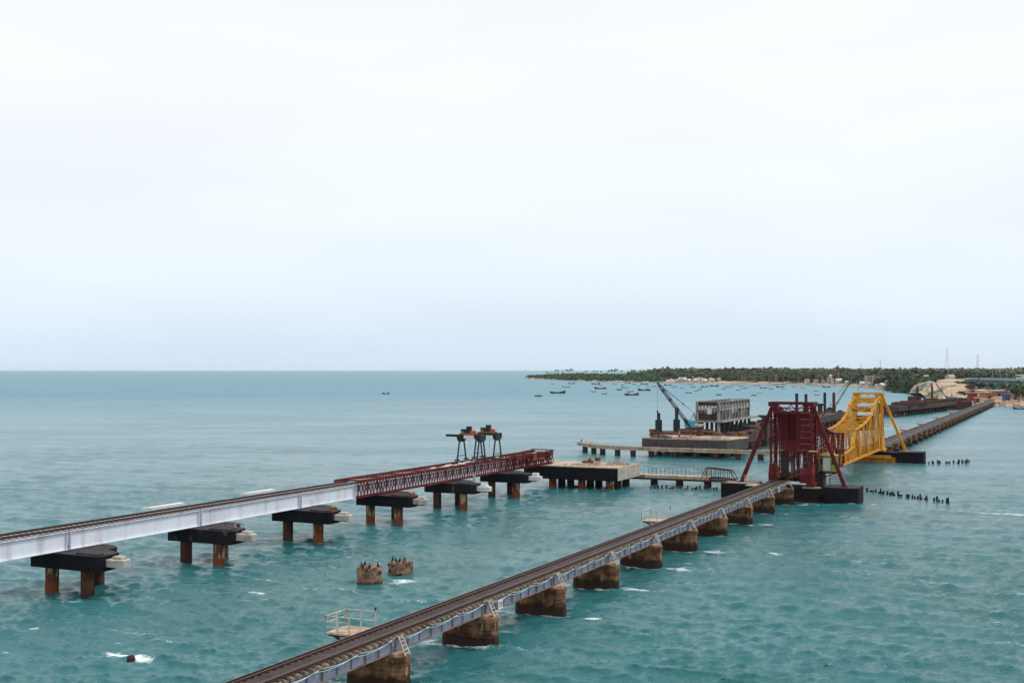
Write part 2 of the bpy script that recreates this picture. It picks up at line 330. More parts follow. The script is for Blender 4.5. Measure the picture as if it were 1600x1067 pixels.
# ------------------------------------------------------------------ land (far shore)
SH = [(816, 2520), (822, 2480), (845, 2380), (870, 2200), (900, 1990), (950, 1850), (1000, 1776), (1100, 1650), (1200, 1505), (1300, 1413), (1345, 1290), (1380, 1150), (1400, 1117), (1414, 1030),
      (1427, 890), (1450, 800), (1480, 715), (1510, 645), (1535, 609), (1572, 598), (1600, 597), (1700, 580), (1900, 560)]
def shore(px): return np.interp(px, [a for a, _ in SH], [b for _, b in SH])
def land_h(px, D):
    """terrain height for bearing px and range D (arrays ok)"""
    d = D-shore(px)-7*np.sin(px*.31)-4*np.sin(px*.83+1)
    z = -1.2+2.2*smooth(-14, 12, d)+2.2*smooth(12, 70, d)+1.5*smooth(100, 400, d)
    # railway embankment of bare earth behind the building site
    m = smooth(1402, 1448, px)*(1-smooth(1528, 1546, px))*smooth(735, 815, D+((px-1480)*.35))*(1-smooth(1030, 1100, D))
    z = z+m*5.6
    # dune under the village by the lighthouse
    z = z+4.5*np.exp(-((px-1042)/16)**2)*smooth(10, 90, d)*(1-smooth(400, 700, d))
    z = z+1.1*vnoise(px*D/FPX/14, D/16, 21)*smooth(5, 40, d)
    back = 170+np.maximum(0, px-830)*2.2
    sp_ = np.where(px < 1005, smooth(back+90, back, d), 1.0); z = -1.5+(z+1.5)*sp_
    edge = smooth(815, 823, px); return -1.5+(z+1.5)*edge
def build_land():
    px = np.concatenate([np.linspace(813, 1400, 240), np.linspace(1402, 1640, 240), np.linspace(1645, 2100, 30)])
    rel = np.concatenate([np.linspace(-40, 140, 46), np.linspace(150, 700, 60), np.array([760, 850, 1000, 1400, 2000, 3000, 5000, 9000, 16000])])
    PX, RL = np.meshgrid(px, rel, indexing='ij'); D = shore(PX)+RL; Z = land_h(PX, D); Z = np.where(D > 5000, Z-.2, Z)
    P = np.stack([(PX-800)/FPX*D, D, Z], -1).reshape(-1, 3); n, m_ = PX.shape; idx = np.arange(n*m_).reshape(n, m_)
    q = np.stack([idx[:-1, :-1], idx[1:, :-1], idx[1:, 1:], idx[:-1, 1:]], -1).reshape(-1, 4)
    me = bpy.data.meshes.new('land'); me.from_pydata(P.tolist(), [], q.tolist()); at = me.attributes.new('inland', 'FLOAT', 'POINT'); at.data.foreach_set('value', (smooth(40, 75, RL)*np.where((PX > 1400) & (D < 1060), 0, 1)*.5).astype(np.float32).ravel()); me.polygons.foreach_set('use_smooth', [True]*len(q)); me.update(); return me
def land_material():
    m = bpy.data.materials.new('land_sand_and_scrub'); m.use_nodes = True; nt = m.node_tree; b = nt.nodes['Principled BSDF']; N = nt.nodes.new; L = nt.links.new
    geo = N('ShaderNodeNewGeometry'); pos = geo.outputs['Position']; sp = N('ShaderNodeSeparateXYZ'); L(pos, sp.inputs[0])
    def nz(sc, det=5):
        n = N('ShaderNodeTexNoise'); n.inputs['Scale'].default_value = sc; n.inputs['Detail'].default_value = det; L(pos, n.inputs['Vector']); return n.outputs[0]
    def mr(v, a, b_):
        r = N('ShaderNodeMapRange'); r.inputs[1].default_value = a; r.inputs[2].default_value = b_; L(v, r.inputs[0]); return r.outputs[0]
    def mix(f, A, B):
        x = N('ShaderNodeMix'); x.data_type = 'RGBA'; L(f, x.inputs[0])
        for k, c in ((6, A), (7, B)):
            if isinstance(c, tuple): x.inputs[k].default_value = (*c, 1)
            else: L(c, x.inputs[k])
        return x.outputs[2]
    sand = mix(mr(nz(.05), .4, .62), (.42,.33,.24), (.36,.24,.16))
    sand = mix(mr(nz(.012, 3), .5, .6), sand, (.32,.20,.13))
    wet = mix(mr(sp.outputs[2], .1, .9), (.20,.15,.11), sand)
    at = N('ShaderNodeAttribute'); at.attribute_name = 'inland'
    ad = N('ShaderNodeMath'); ad.operation = 'ADD'; L(nz(.035, 6), ad.inputs[0]); L(at.outputs['Fac'], ad.inputs[1])
    scrub = mix(mr(ad.outputs[0], .52, .58), wet, (.06,.08,.032))
    L(scrub, b.inputs['Base Color']); b.inputs['Roughness'].default_value = .95; return m
land_me = build_land(); land_me.materials.append(land_material())
land = bpy.data.objects.new('land', land_me); COL.objects.link(land); land['kind'] = 'structure'
def LZ(px, D): return float(land_h(np.array([float(px)]), np.array([float(D)]))[0])

M['crane_blue'] = mat('blue_crane_paint', (.08,.22,.42), (.06,.16,.32), 1, .5)

# ------------------------------------------------------------------ old railway viaduct
def old_pier_mesh():
    b = MB(); 
    def ring(x0, x1, y0, y1, c): return [(x0+c, y0), (x1-c, y0), (x1, y0+c), (x1, y1-c), (x1-c, y1), (x0+c, y1), (x0, y1-c), (x0, y0+c)]
    b.prism(ring(-2.05, 2.1, -.78, .78, .45), -3, .62, ring(-2.0, 2.05, -.76, .76, .45))
    zs = [.622, .92, 1.2, 1.47, 1.73, 2.06]; rr = random.Random(5)
    for c, (za, zb) in enumerate(zip(zs[:-1], zs[1:])):      # masonry courses
        q = rr.uniform(-.025, .03)+(.06 if c == 4 else 0); b.prism(ring(-1.95-q, 1.98+q, -.70-q, .70+q, .4), za+.012, zb-.012); b.prism(ring(-1.90, 1.92, -.65, .65, .4), zb-.0119, zb+.0119) if c < 4 else None
    return b.mesh('pier', M['stone'])
PIER_ME = old_pier_mesh()
def bed_block_mesh():
    b = MB(); b.box(-.42, .42, -.5, .5, 2.06, 2.16); return b.mesh('bed_block', M['conc_warm'])
BED_ME = bed_block_mesh()
def ladder_mesh():
    b = MB()
    for y in (-.22, .22): b.beam((1.42, y, 3.15), (1.95, y*1.2, 2.05), .06)
    for i in range(5): f = (i+.5)/5; x = 1.42+.53*f; z = 3.15-1.1*f; b.beam((x, -.24, z), (x, .24, z), .045)
    b.beam((1.42, -.22, 3.15), (1.15, -.22, 3.05), .06); b.beam((1.42, .22, 3.15), (1.15, .22, 3.05), .06)
    return b.mesh('ladder', M['pale_metal'])
LADDER_ME = ladder_mesh()
SPAN = 11.85
def span_meshes(stiff=True):
    g = MB()
    for x in (-1.0, 1.0):
        g.box(x-.02, x+.02, .12, SPAN-.12, 2.2, 2.9); g.box(x-.17, x+.17, .1, SPAN-.1, 2.9, 2.94)
        sg = 1 if x > 0 else -1
        for i in range(9 if stiff or x < 0 else 0):
            y = .25+i*(SPAN-.5)/8; g.box(min(x+.021*sg, x+.13*sg), max(x+.021*sg, x+.13*sg), y-.035, y+.035, 2.2, 2.9)
    for y in (.3, 4, 8, 11.5): g.beam((-.97, y, 2.75), (.97, y, 2.3), .08); g.beam((-.97, y, 2.3), (.97, y, 2.75), .08)
    f = MB()
    for x in (-1.0, 1.0): f.box(x-.19, x+.19, .1, SPAN-.1, 2.155, 2.199)
    c = MB(); n = 24
    for off, rr in ((0, .026), (.06, .02)):
        pts = []
        for i in range(n+1):
            y = .3+i*(SPAN-.6)/n; ph = (i/n*3.0+off*3) % 1; sag = .16*4*ph*(1-ph); edge = min(1, i/2, (n-i)/2)
            pts.append((1.30+off*.3, y, 2.98-off-sag+(1-edge)*.10))
        c.loft(pts, [rr]*len(pts), 5)
    wk = MB(); wk.box(-.36, .36, 0, SPAN, 3.105, 3.125)
    return g.mesh('girder', M['girder_blue']), f.mesh('bottom_flange', M['flange']), c.mesh('cable', M['cable']), wk.mesh('walkway_plate', M['walk'])
GM, FM, CM, WM = span_meshes(); GM2 = span_meshes(False)[0]; ST_ME = MB().box(1.021, 1.13, -.035, .035, 2.2, 2.9).mesh('stiffener', M['girder_blue'])
def sleeper_mesh(far=False):
    b = MB(); b.box(-1.05, 1.05, -.12, .12, 2.945, 3.10); b.mi = 1; b.box(-1.34, -1.051, -.12, .12, 2.945, 3.095); b.box(1.051, 1.34, -.12, .12, 2.945, 3.095); b.box(1.1, 1.24, -.07, .07, 3.096, 3.15)
    return b
SL_ME = sleeper_mesh().mesh('sleeper', [M['sleeper'], M['sleeper_end']])
def track(root, org_t, s0, s1, n_single, name='sleepers'):
    L_ = s1-s0
    for x in (-.84, .84):
        b = MB(); b.box(x-.07, x+.07, 0, L_, 3.101, 3.13); b.box(x-.018, x+.018, 0, L_, 3.13, 3.22); b.mi = 1; b.box(x-.037, x+.037, 0, L_, 3.22, 3.26); b.build('rail', [M['rail'], M['railtop']], root)
        sg = 1 if x > 0 else -1
        b = MB(); b.box(x-sg*.24-.05, x-sg*.24+.05, 0, L_, 3.102, 3.22); b.build('guard_rail', M['rail'], root)
    pitch = .62; n = int(L_/pitch)
    for i in range(min(n, n_single)): inst('sleeper', SL_ME, root, (random.uniform(-.02, .02), (i+.5)*pitch, 0), (0, 0, random.uniform(-.01, .01)))
    if n > n_single:
        b = MB()
        for i in range(n_single, n):
            y = (i+.5)*pitch; b.mi = 0; b.box(-1.05, 1.05, y-.12, y+.12, 2.945, 3.10); b.mi = 1; b.box(1.051, 1.34, y-.12, y+.12, 2.945, 3.095); b.box(-1.34, -1.051, y-.12, y+.12, 2.945, 3.095)
        b.build('sleepers', [M['sleeper'], M['sleeper_end']], root, kind='stuff')
TC = -37.15
def viaduct(label, s_first, n, n_single, tail=0, head=0):
    root, org = rthing('railway_viaduct', label, 'railway bridge', TC, s_first)
    for k in range(n):
        y = k*SPAN
        inst('pier', PIER_ME, root, (0, y, 0), (0, 0, random.uniform(-.015, .015)), (1, 1+random.uniform(-.04, .04), 1)); inst('bed_block', BED_ME, root, (-1.02, y, 0)); inst('bed_block', BED_ME, root, (1.02, y, 0))
        inst('ladder', LADDER_ME, root, (0, y+.1, 0))
        if k < n-1 or tail:
            gi = inst('girder', GM if tail else GM2, root, (0, y, 0))
            if not tail:
                for q in range(9): inst('stiffener', ST_ME, gi, (0, .25+q*(SPAN-.5)/8, 0))
            inst('bottom_flange', FM, root, (0, y, 0)); inst('cable', CM, root, (0, y, 0)); inst('walkway_plate', WM, root, (0, y, 0))
    return root
near_v = viaduct('old low railway bridge on brown stone piers in the foreground, up to the red tower', OLD_PIERS[0], 12, 210)
track(near_v, TC, OLD_PIERS[0], OLD_PIERS[-1]+2, 215)
FAR0 = 257.5
far_v = viaduct('old low railway bridge beyond the yellow bascule tower, running away to the far shore', FAR0, 35, 0, tail=1)
track(far_v, TC, 255, 255+35*SPAN+2, 0)
# number boards hung on the near viaduct
def number_board(label, s, z=2.55):
    r, org = rthing('number_board', label, 'sign', TC+1.42, s, z)
    b = MB(); b.box(0, .03, -.36, .36, -.33, .33); b.build('board', M['sign'], r)
    b = MB(); b.box(-.25, 0, -.03, .03, .1, .16); b.build('bracket', M['pale_metal'], r)
    for dy in (-.15, .14):    # two sevens, each two strokes
        q = MB(); q.box(.031, .040, dy-.09, dy+.09, .10, .155); q.beam((.036, dy+.07, .11), (.036, dy-.02, -.16), .05, .02); q.build('numeral', M['ink'], r)
number_board('small white number board marked 77, on the girder beside a pier ladder, bottom centre', 74.0)
number_board('small square white number board on the girder just before the red bascule tower', 160.6)

# refuge platforms on the far side of the track
def refuge(label, s, w=2.3, d=2.2, detail=1, lamp=True, group=None):
    r, org = rthing('refuge_platform', label, 'platform', TC-1.4, s, 2.9, group)
    b = MB(); b.box(-d, 0, -w/2, w/2, -.10, 0); b.build('deck', M['conc_warm'], r)
    b = MB(); 
    for y in (-w/2+.25, w/2-.25): b.beam((-d+.3, y, -.12), (.1, y, -1.1), .12); b.beam((-d+.1, y, -.16), (.2, y, -.16), .14)
    b.build('bracket', M['dark_steel'], r)
    def panel(p, q, n, rails=(.36, .68, 1.0)):
        g = MB(); p = Vector(p); q = Vector(q)
        for i in range(n+1): c = p.lerp(q, i/n); g.beam(c, c+Vector((0, 0, 1.02)), .06)
        for h in rails: g.beam(p+Vector((0, 0, h)), q+Vector((0, 0, h)), .05)
        g.build('railing', M['pale_metal'], r)
    panel((-d, -w/2, 0), (-d+1.7, -w/2, 0), 2); panel((-d, -w/2, 0), (-d, w/2, 0), 2, (.6, 1.0)); panel((-d, w/2, 0), (-.1, w/2, 0), 2, (.45, 1.0))
    if lamp:
        b = MB(); b.cyl((-.1, w/2, 0), (-.1, w/2, 1.15), .03, n=6); b.cyl((-.1, w/2, 1.15), (-.1, w/2, 1.27), .07, n=8); b.build('lamp_post', M['dark_steel'], r)
refuge('pale railed refuge platform beside the track, nearest one at the bottom of the picture', 61.3)
refuge('refuge platform with a lamp post behind the track, in the middle of the old bridge', 120.2, 3.0, 2.3)
refuge('refuge platform beside the track just before the red bascule tower', 162.5, 2.6, 1.9, lamp=False)
for i, s in enumerate((290, 330, 369, 418, 470)):
    refuge(['small refuge platform just behind the yellow raking leg', 'second refuge platform beyond the yellow tower', 'third refuge platform beyond the yellow tower', 'fourth refuge platform beyond the yellow tower', 'farthest refuge platform towards the shore'][i], s, 3, 2.6, lamp=False, group='refuge platforms on the far viaduct')

# ------------------------------------------------------------------ two broken round piers with cormorants
def cormorant(label, loc, rot, h=.62, group='cormorants on the broken piers'):
    r = thing('cormorant', label, 'bird', loc, rot, group)
    k = h/.62; b = MB(); b.loft([(-.20*k, 0, .02*k), (-.12*k, 0, .10*k), (-.02*k, 0, .20*k), (.03*k, 0, .33*k), (.03*k, 0, .43*k), (.02*k, 0, .50*k), (.05*k, 0, .565*k), (.09*k, 0, .58*k), (.12*k, 0, .575*k)],
                        [.02*k, .055*k, .105*k, .10*k, .055*k, .034*k, .034*k, .036*k, .016*k], 8); b.build('body', M['bird'], r, smooth=True)
    q = MB(); q.cyl((.115*k, 0, .577*k), (.20*k, 0, .565*k), .012*k, .004*k, 5); q.build('beak', M['beak'], r)
def broken_pier(label, px, py, rad, h, seed, posts):
    c = GY(px, py, 0); r = thing('broken_pier', label, 'pier', c)
    rr = random.Random(seed); n = 36; rows = 11; vs = []; fs = []
    for j in range(rows):
        f = j/(rows-1); z = -2+(h+2)*f
        for i in range(n):
            a = 6.28318*i/n; p = Vector((math.cos(a), math.sin(a), z)); q = mnoise.noise(p*2.3+Vector((seed, 0, 0)))*.16+mnoise.noise(p*6)*.06
            R_ = rad*(1.08-.10*f+q*(.6+.6*f)); zt = z+(mnoise.noise(Vector((math.cos(a)*2, math.sin(a)*2, seed)))*.16 if j == rows-1 else 0)
            vs.append((R_*math.cos(a), R_*math.sin(a), zt))
    for j in range(rows-1):
        for i in range(n): fs.append((j*n+i, j*n+(i+1) % n, (j+1)*n+(i+1) % n, (j+1)*n+i))
    k = len(vs)
    for i in range(n): x, y, z = vs[(rows-1)*n+i]; vs.append((x*.72, y*.72, h-.22+mnoise.noise(Vector((x*2, y*2, seed)))*.25))
    vs.append((0, 0, h-.25))
    for i in range(n): fs.append(((rows-1)*n+i, (rows-1)*n+(i+1) % n, k+(i+1) % n, k+i)); fs.append((k+i, k+(i+1) % n, k+n))
    b = MB(); b.add(vs, fs); b.build('masonry_drum', M['stone_broken'], r)
    for (a, d, w, hh) in posts:
        b = MB(); x = d*math.cos(a); y = d*math.sin(a); b.prism([(x-w, y-w*.8), (x+w, y-w), (x+w*.8, y+w), (x-w*.7, y+w)], h-.7, h+hh, [(x-w*.7, y-w*.6), (x+w*.5, y-w*.7), (x+w*.6, y+w*.5), (x-w*.5, y+w*.6)]); b.build('stone_stump', M['stone_broken'], r)
    return c
M['stone_broken'] = mat('broken_masonry', (.36,.235,.16), (.17,.10,.065), 2.0, .95, bump=.12, streak=(.06,.04,.028), smin=.54, smax=.64, tide=(.0, (.05,.03,.015)), grit=.3)
cA = broken_pier('round broken masonry pier stump standing alone in the water, nearer of the two', 577, 909, 1.08, 1.35, 3, [(2.6, .7, .16, .04), (4.4, .6, .13, .06), (5.9, .6, .2, .0)])
cB = broken_pier('lower crumbled round pier stump with a square stone knob on top, farther of the two', 625, 896, 1.12, 1.05, 9, [(.3, .45, .22, .45), (3.2, .7, .16, .1), (4.2, .5, .18, .05)])
for i, (c, dx, dy, z, rt) in enumerate(((cA, -.62, -.3, 1.30, 2.6), (cA, -.42, .1, 1.38, .4), (cA, .05, -.45, 1.22, 1.0), (cA, .78, -.1, 1.28, 2.9), (cB, -.68, .1, 1.12, .5), (cB, -.35, -.2, 1.05, 2.4), (cB, -.05, .2, 1.0, .2))):
    cormorant(['black cormorant at the left rim of the nearer broken pier', 'black cormorant second from left on the nearer broken pier', 'black cormorant in the middle of the nearer broken pier', 'black cormorant on the right rim of the nearer broken pier',
               'black cormorant at the left rim of the farther broken pier', 'black cormorant second from left on the farther broken pier', 'black cormorant beside the stone knob of the farther broken pier'][i], c+Vector((dx, dy, z-.06)), rt)
b = MB(); n = 9
vs = [(.34*math.cos(6.283*i/n)*(1+.2*math.sin(i*2.1)), .26*math.sin(6.283*i/n), -.4) for i in range(n)]+[(.2*math.cos(6.283*i/n)+.05*math.sin(i), .14*math.sin(6.283*i/n), .16+.08*math.sin(i*1.7)) for i in range(n)]+[(.02, 0, .3)]
b.add(vs, [(i, (i+1) % n, (i+1) % n+n, i+n) for i in range(n)]+[(i+n, (i+1) % n+n, 2*n) for i in range(n)])
o = b.build('rock', mat('wet_red_rock', (.09,.03,.025), (.05,.02,.02), 3, .4)); o.location = rk+Vector((0, 0, .02)); tag(o, 'small wet reddish rock breaking the surface in a patch of foam, lower left', 'rock')

# ------------------------------------------------------------------ new bridge: pile piers
def new_pier(label, s, i):
    r, org = rthing('pile_pier', label, 'bridge pier', -75.9, s)
    zc0, zc1 = 2.15, 3.42
    # piles
    for (x, y) in ((1.9, .2), (-2.1, .2), (-.9, 4.2)):
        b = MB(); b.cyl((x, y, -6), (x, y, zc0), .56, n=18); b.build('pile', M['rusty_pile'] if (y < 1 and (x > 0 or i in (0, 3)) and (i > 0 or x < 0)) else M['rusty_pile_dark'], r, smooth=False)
    b = MB(); pts = [(-3.6, -.75), (3.7, -.75), (3.95, -.4), (3.95, 1.0), (3.7, 1.9)]
    for k in range(9): a = R(-10+k*24); pts.append((-.7+2.3*math.cos(a), 3.2+1.9*math.sin(a)))
    pts += [(-3.6, 3.0)]
    b.prism(pts, zc0, zc1); b.build('cap', M['black_worn'] if i in (1, 4) else M['black'], r, bevel=.04)
    b = MB(); b.prism([(x*.985+.02, y*.97+.03) for x, y in pts], zc1+.002, zc1+.03); b.build('cap_top', M['cap_top'], r)
    b = MB(); b.box(1.2, 3.6, -.45, .2, zc1+.03, zc1+.16); b.box(-1.6, -1.0, -.1, .7, zc1+.03, zc1+.12); b.build('bearing_plinth', M['cap_top'], r)
    # concrete fender arm on the right
    tip = 5.75; cw = M['conc_white'] if i >= 4 else M['conc']
    b = MB(); b.prism([(3.955, .1), (4.9, .0), (tip, .25), (tip+.1, .9), (5.3, 1.3), (3.9, 1.2)], 2.5, 3.12, [(3.955, .1), (5.0, -.05), (tip, .2), (tip+.12, .9), (5.35, 1.35), (3.9, 1.25)]); b.build('fender_arm', cw, r, bevel=.03)
    b = MB(); b.prism([(3.4, 1.7), (4.6, 1.72), (4.3, 2.5), (3.3, 2.6)], 2.2, 2.9); b.build('arm_bracket', M['cap_top'], r)
    b = MB(); b.box(4.35, 5.25, .45, 1.1, 3.12, 3.36 if i < 5 else 3.6); b.build('bollard_block', cw, r, bevel=.03)
    for x in ((2.6, 3.1), (1.0, 2.9, 3.2), (2.2,), (3.0, 2.0), (2.7,), (1.5, 2.5, 3.1))[i]: 
        b = MB(); b.beam((x, 2.2, zc1), (x, 2.2, zc1+.4), .03); b.build('starter_bar', M['dark_steel'], r)
    if i in (2, 3):
        t_, o_ = rthing('steel_clamp', ['', '', 'small orange steel clamp lying on the third pile pier cap', 'small orange steel clamp lying on the fourth pile pier cap'][i], 'clamp', -75.9+2.9, s+1.6, zc1+.03)
        b = MB(); b.cyl((-.35, 0, .16), (-.35, .3, .16), .17, n=10); b.build('cheek', M['orange'], t_); b = MB(); b.cyl((.2, 0, .16), (.2, .3, .16), .17, n=10); b.build('cheek', M['orange'], t_); b = MB(); b.box(-.3, .15, .05, .25, .02, .12); b.build('bar', M['orange'], t_)
    if i in (1, 4):
        t_, o_ = rthing('marker_post', 'short pale post standing on the %s pile pier cap' % ('second' if i == 1 else 'fifth'), 'post', -75.9+3.0, s+1.2, zc1+.03)
        b = MB(); b.cyl((0, 0, 0), (0, 0, .75 if i == 1 else 1.05), .10 if i == 1 else .2, .08 if i == 1 else .17, 8); b.build('shaft', M['conc_warm'], t_); b = MB(); b.cyl((0, 0, -.002), (0, 0, .08), .2, n=8); b.build('foot', M['cap_top'], t_)
    if i in (1, 2):
        b = MB(); s0 = {1: 92.0, 2: 107.5}[i]-s; b.prism([(-8.0, s0-.6), (-7.4, s0+.2), (-7.3, s0+5.0), (-8.1, s0+5.2)], 4.72, 4.95); b.build('far_fender_slab', M['conc_white'], r)
        b = MB(); b.beam((-3.3, 1.5, 2.8), (-7.6, s0+1.5, 4.4), .3); b.build('far_strut', M['dark_steel'], r)
for i, s in enumerate(NEW_PIERS):
    new_pier(['nearest black-capped pile pier, at the left edge under the white girder', 'second black-capped pile pier from the left, with a pale post on its cap', 'third black-capped pile pier from the left, with an orange clamp on its cap',
              'fourth black-capped pile pier, under the start of the red truss', 'fifth black-capped pile pier, under the middle of the red truss', 'farthest black-capped pile pier, with a whiter concrete arm, beside the work platform'][i], s, i)

# ------------------------------------------------------------------ white plate girders with track
root, org = rthing('plate_girder_bridge', 'new white plate girder railway spans running from the left edge to the red truss', 'railway bridge', -78.0, 0)
joints = [41.2, 58.0] + [s+.9 for s in NEW_PIERS]
for a, c in zip(joints[:-1], joints[1:]):
    b = MB()
    for x in (-1.0, 1.0):
        b.box(x-.02, x+.02, a+.14, c-.14, 3.56, 5.0); b.box(x-.22, x+.22, a+.1, c-.1, 3.5, 3.56); b.box(x-.22, x+.22, a+.1, c-.1, 5.0, 5.05)
        sg = 1 if x > 0 else -1; n = 11
        for k in range(n+1):
            y = a+.2+k*(c-a-.4)/n; w_ = .03
            xa, xb = sorted((x+.021*sg, x+(.034 if 0 < k < n else .2)*sg)); b.box(xa, xb, y-.02, y+.02, 3.56, 5.0)
    for k in range(6): y = a+.5+k*(c-a-1)/5; b.beam((-.97, y, 4.9), (.97, y, 3.7), .08); b.beam((-.97, y, 3.7), (.97, y, 4.9), .08)
    b.build('girder', M['girder_white'], root)
    b = MB(); b.box(-1.2, -.8, c-.35, c+.35, 3.45, 3.5); b.box(.8, 1.2, c-.35, c+.35, 3.45, 3.5); b.build('bearing_plate', M['dark_steel'], root)
for x in (-.84, .84):
    b = MB(); b.box(x-.08, x+.08, 41, 121, 5.19, 5.22); b.box(x-.03, x+.03, 41, 121, 5.22, 5.33); b.box(x-.045, x+.045, 41, 121, 5.33, 5.38); b.build('rail', M['rail'], root)
slm = MB().box(-1.2, 1.2, -.12, .12, 5.052, 5.186).mesh('sleeper', M['new_sleeper'])
for k in range(int(79/.62)): inst('sleeper', slm, root, (0, 41.4+k*.62, 0))

# ------------------------------------------------------------------ red launching truss
root, org = rthing('launching_truss', 'long dark red lattice launching girder on the new bridge, carrying the gantry cranes', 'truss', -78.2, 119.6)
o2 = (0, 0, 0)
barm = MB().beam((0, 0, 3.75), (0, .72, 5.25), .075).mesh('lattice_bar', M['maroon']); barm2 = MB().beam((0, .72, 3.75), (0, 0, 5.25), .075).mesh('lattice_bar', M['maroon'])
for x in (-1.55, 1.6):
    zt = 5.52
    for (z0, z1) in ((5.25, zt), (3.5, 3.75)):
        b = MB(); b.box(x-.17, x+.17, 0 if z0 < 5 or x > 0 else 0, 58.4, z0, z1); b.build('chord', M['maroon'], root)
    for k in range(80):
        y = .1+k*.725; inst('lattice_bar', barm, root, (x-.05, y, 0)); inst('lattice_bar', barm2, root, (x+.05, y, 0))
    pm_ = MB().box(x-.05, x+.05, 0, .11, 3.751, 5.249).mesh('post', M['maroon'])
    for k in range(27): inst('post', pm_, root, (0, .1+k*2.175, 0))
    b = MB(); b.box(x-.05, x+.05, 0, 58.4, 5.521, 5.60); b.build('crane_rail', M['maroon'], root)
cbm = MB().beam((-1.4, 0, 5.40), (1.45, 0, 5.40), .12).mesh('cross_beam', M['maroon']); pbm = MB().beam((-1.4, 0, 5.36), (1.45, 5, 5.36), .07).mesh('plan_brace', M['pale_metal'])
for k in range(12):
    inst('cross_beam', cbm, root, (0, 2+k*5, 0))
    if k % 2 == 0: inst('plan_brace', pbm, root, (0, 2+k*5, 0))
for y0 in (1, 18, 34):
    for x in (-.95, .95): b = MB(); b.box(x-.02, x+.02, y0, y0+15.6, 3.66, 4.95); b.box(x-.2, x+.2, y0, y0+15.6, 4.95, 5.0); b.box(x-.2, x+.2, y0, y0+15.6, 3.6, 3.66); b.build('carried_girder', M['girder_white'], root)
# denser, plated nose
b = MB()
for k in range(18):
    y = 40.5+k; b.beam((1.78, y, 3.7), (1.78, y+1, 5.3), .12); b.beam((1.9, y+1, 3.7), (1.9, y, 5.3), .10); b.beam((-.3, y, 3.7), (-.3, y+1, 5.4), .1); b.beam((.6, y+1, 3.7), (.6, y, 5.4), .1)
    if k % 3 == 0: b.beam((1.84, y, 3.6), (1.84, y, 5.8), .13)
b.build('nose_bracing', M['maroon'], root)
b = MB(); b.box(1.95, 1.99, 50.2, 54.6, 4.5, 5.4); b.build('rusty_plate', M['maroon_rust'], root)
b = MB(); b.box(-1.7, 2.3, 57.5, 57.8, 5.66, 5.8); b.beam((2.1, 57.65, 5.65), (2.1, 52, 5.5), .14); b.beam((-1.6, 57.65, 5.65), (-1.6, 52, 5.5), .14)
for k in range(6): b.beam((2.1, 57.4-k, 5.45), (2.1, 57-k, 4.8), .09); b.beam((2.1, 57-k, 4.8), (2.1, 56.4-k, 5.45), .09)
b.build('end_frame', M['maroon'], root)
for k in range(16): x = random.uniform(-1.2, 1.0); y = random.uniform(18, 54); b = MB(); b.box(x, x+random.uniform(.3, .5), y, y+random.uniform(.4, 1.6), 5.46, 5.50+random.uniform(0, .1)); b.build('loose_plank', M['conc_white'], root)

# ------------------------------------------------------------------ two gantry cranes on the truss
def gantry(label, s, tm, beamtip):
    r, org = rthing('gantry_crane', label, 'gantry crane', -78.2, s, 5.62)
    for x in (-1.55, 1.6):
        b = MB()
        for y in (-1.0, 1.0): b.beam((x, y*1.35, .25), (x, y*.62, 3.1), .17)
        b.beam((x, -1.2, .75), (x, 1.2, .75), .09); b.beam((x, -.8, 2.75), (x, .8, 2.75), .1); b.build('leg_frame', M['slate'], r)
        b = MB(); b.box(x-.16, x+.16, -1.9, -.9, .04, .26); b.box(x-.16, x+.16, .9, 1.9, .04, .26); b.build('wheel_bogie', M['dark_steel'], r)
        b = MB(); b.box(x-.3, x+.3, -1.0, 1.0, 3.1, 3.75); b.prism([(x-.3, -.8), (x+.3, -.8), (x+.3, .8), (x-.3, .8)], 2.85, 3.098); b.build('head_box', M['slate'], r, bevel=.03)
    b = MB()
    for y in (-.75, .75): b.box(-3.7 if beamtip and y < 0 else -1.9, 1.95, y-.12, y+.12, 3.45, 3.80)
    b.build('bridge_beam', M['slate'], r)
    tr = thing('crane_trolley', 'orange and dark blue winch trolley on top of the %s gantry crane' % ('left' if beamtip else 'right'), 'winch trolley', W(-78.2+tm, s, 5.62+3.81), -TH)
    b = MB(); b.box(-1.1, 1.0, -.9, .9, 0, .16); b.build('frame', M['orange'], tr)
    b = MB(); b.box(-1.05, -.05, -.5, .5, .16, .75); b.build('winch_drum_housing', M['navy'], tr, bevel=.03)
    b = MB(); b.box(-.25, .35, -.35, .35, .165, 1.15); b.build('motor_housing', M['navy'], tr, bevel=.03)
    b = MB(); b.cyl((.7, -.5, .38), (.7, .5, .38), .24, n=12); b.build('drum', M['orange'], tr); b = MB(); b.box(-1.0, -.45, -.62, -.52, .2, .42); b.build('side_panel', M['roof_yel'], tr)
    b = MB(); b.cyl((.2, 0, -.01), (.2, 0, -2.2), .02, n=5); b.build('hoist_rope', M['dark_steel'], tr)
    return r
g1 = gantry('dark portal gantry crane on the red truss, left of the pair, with a white banner', 152.3, -.4, True)
b = MB(); b.box(-.75, .85, -.92, -.88, 3.22, 3.72); b.build('banner', M['banner'], g1)
gantry('dark portal gantry crane on the red truss, right of the pair', 157.6, .1, False)

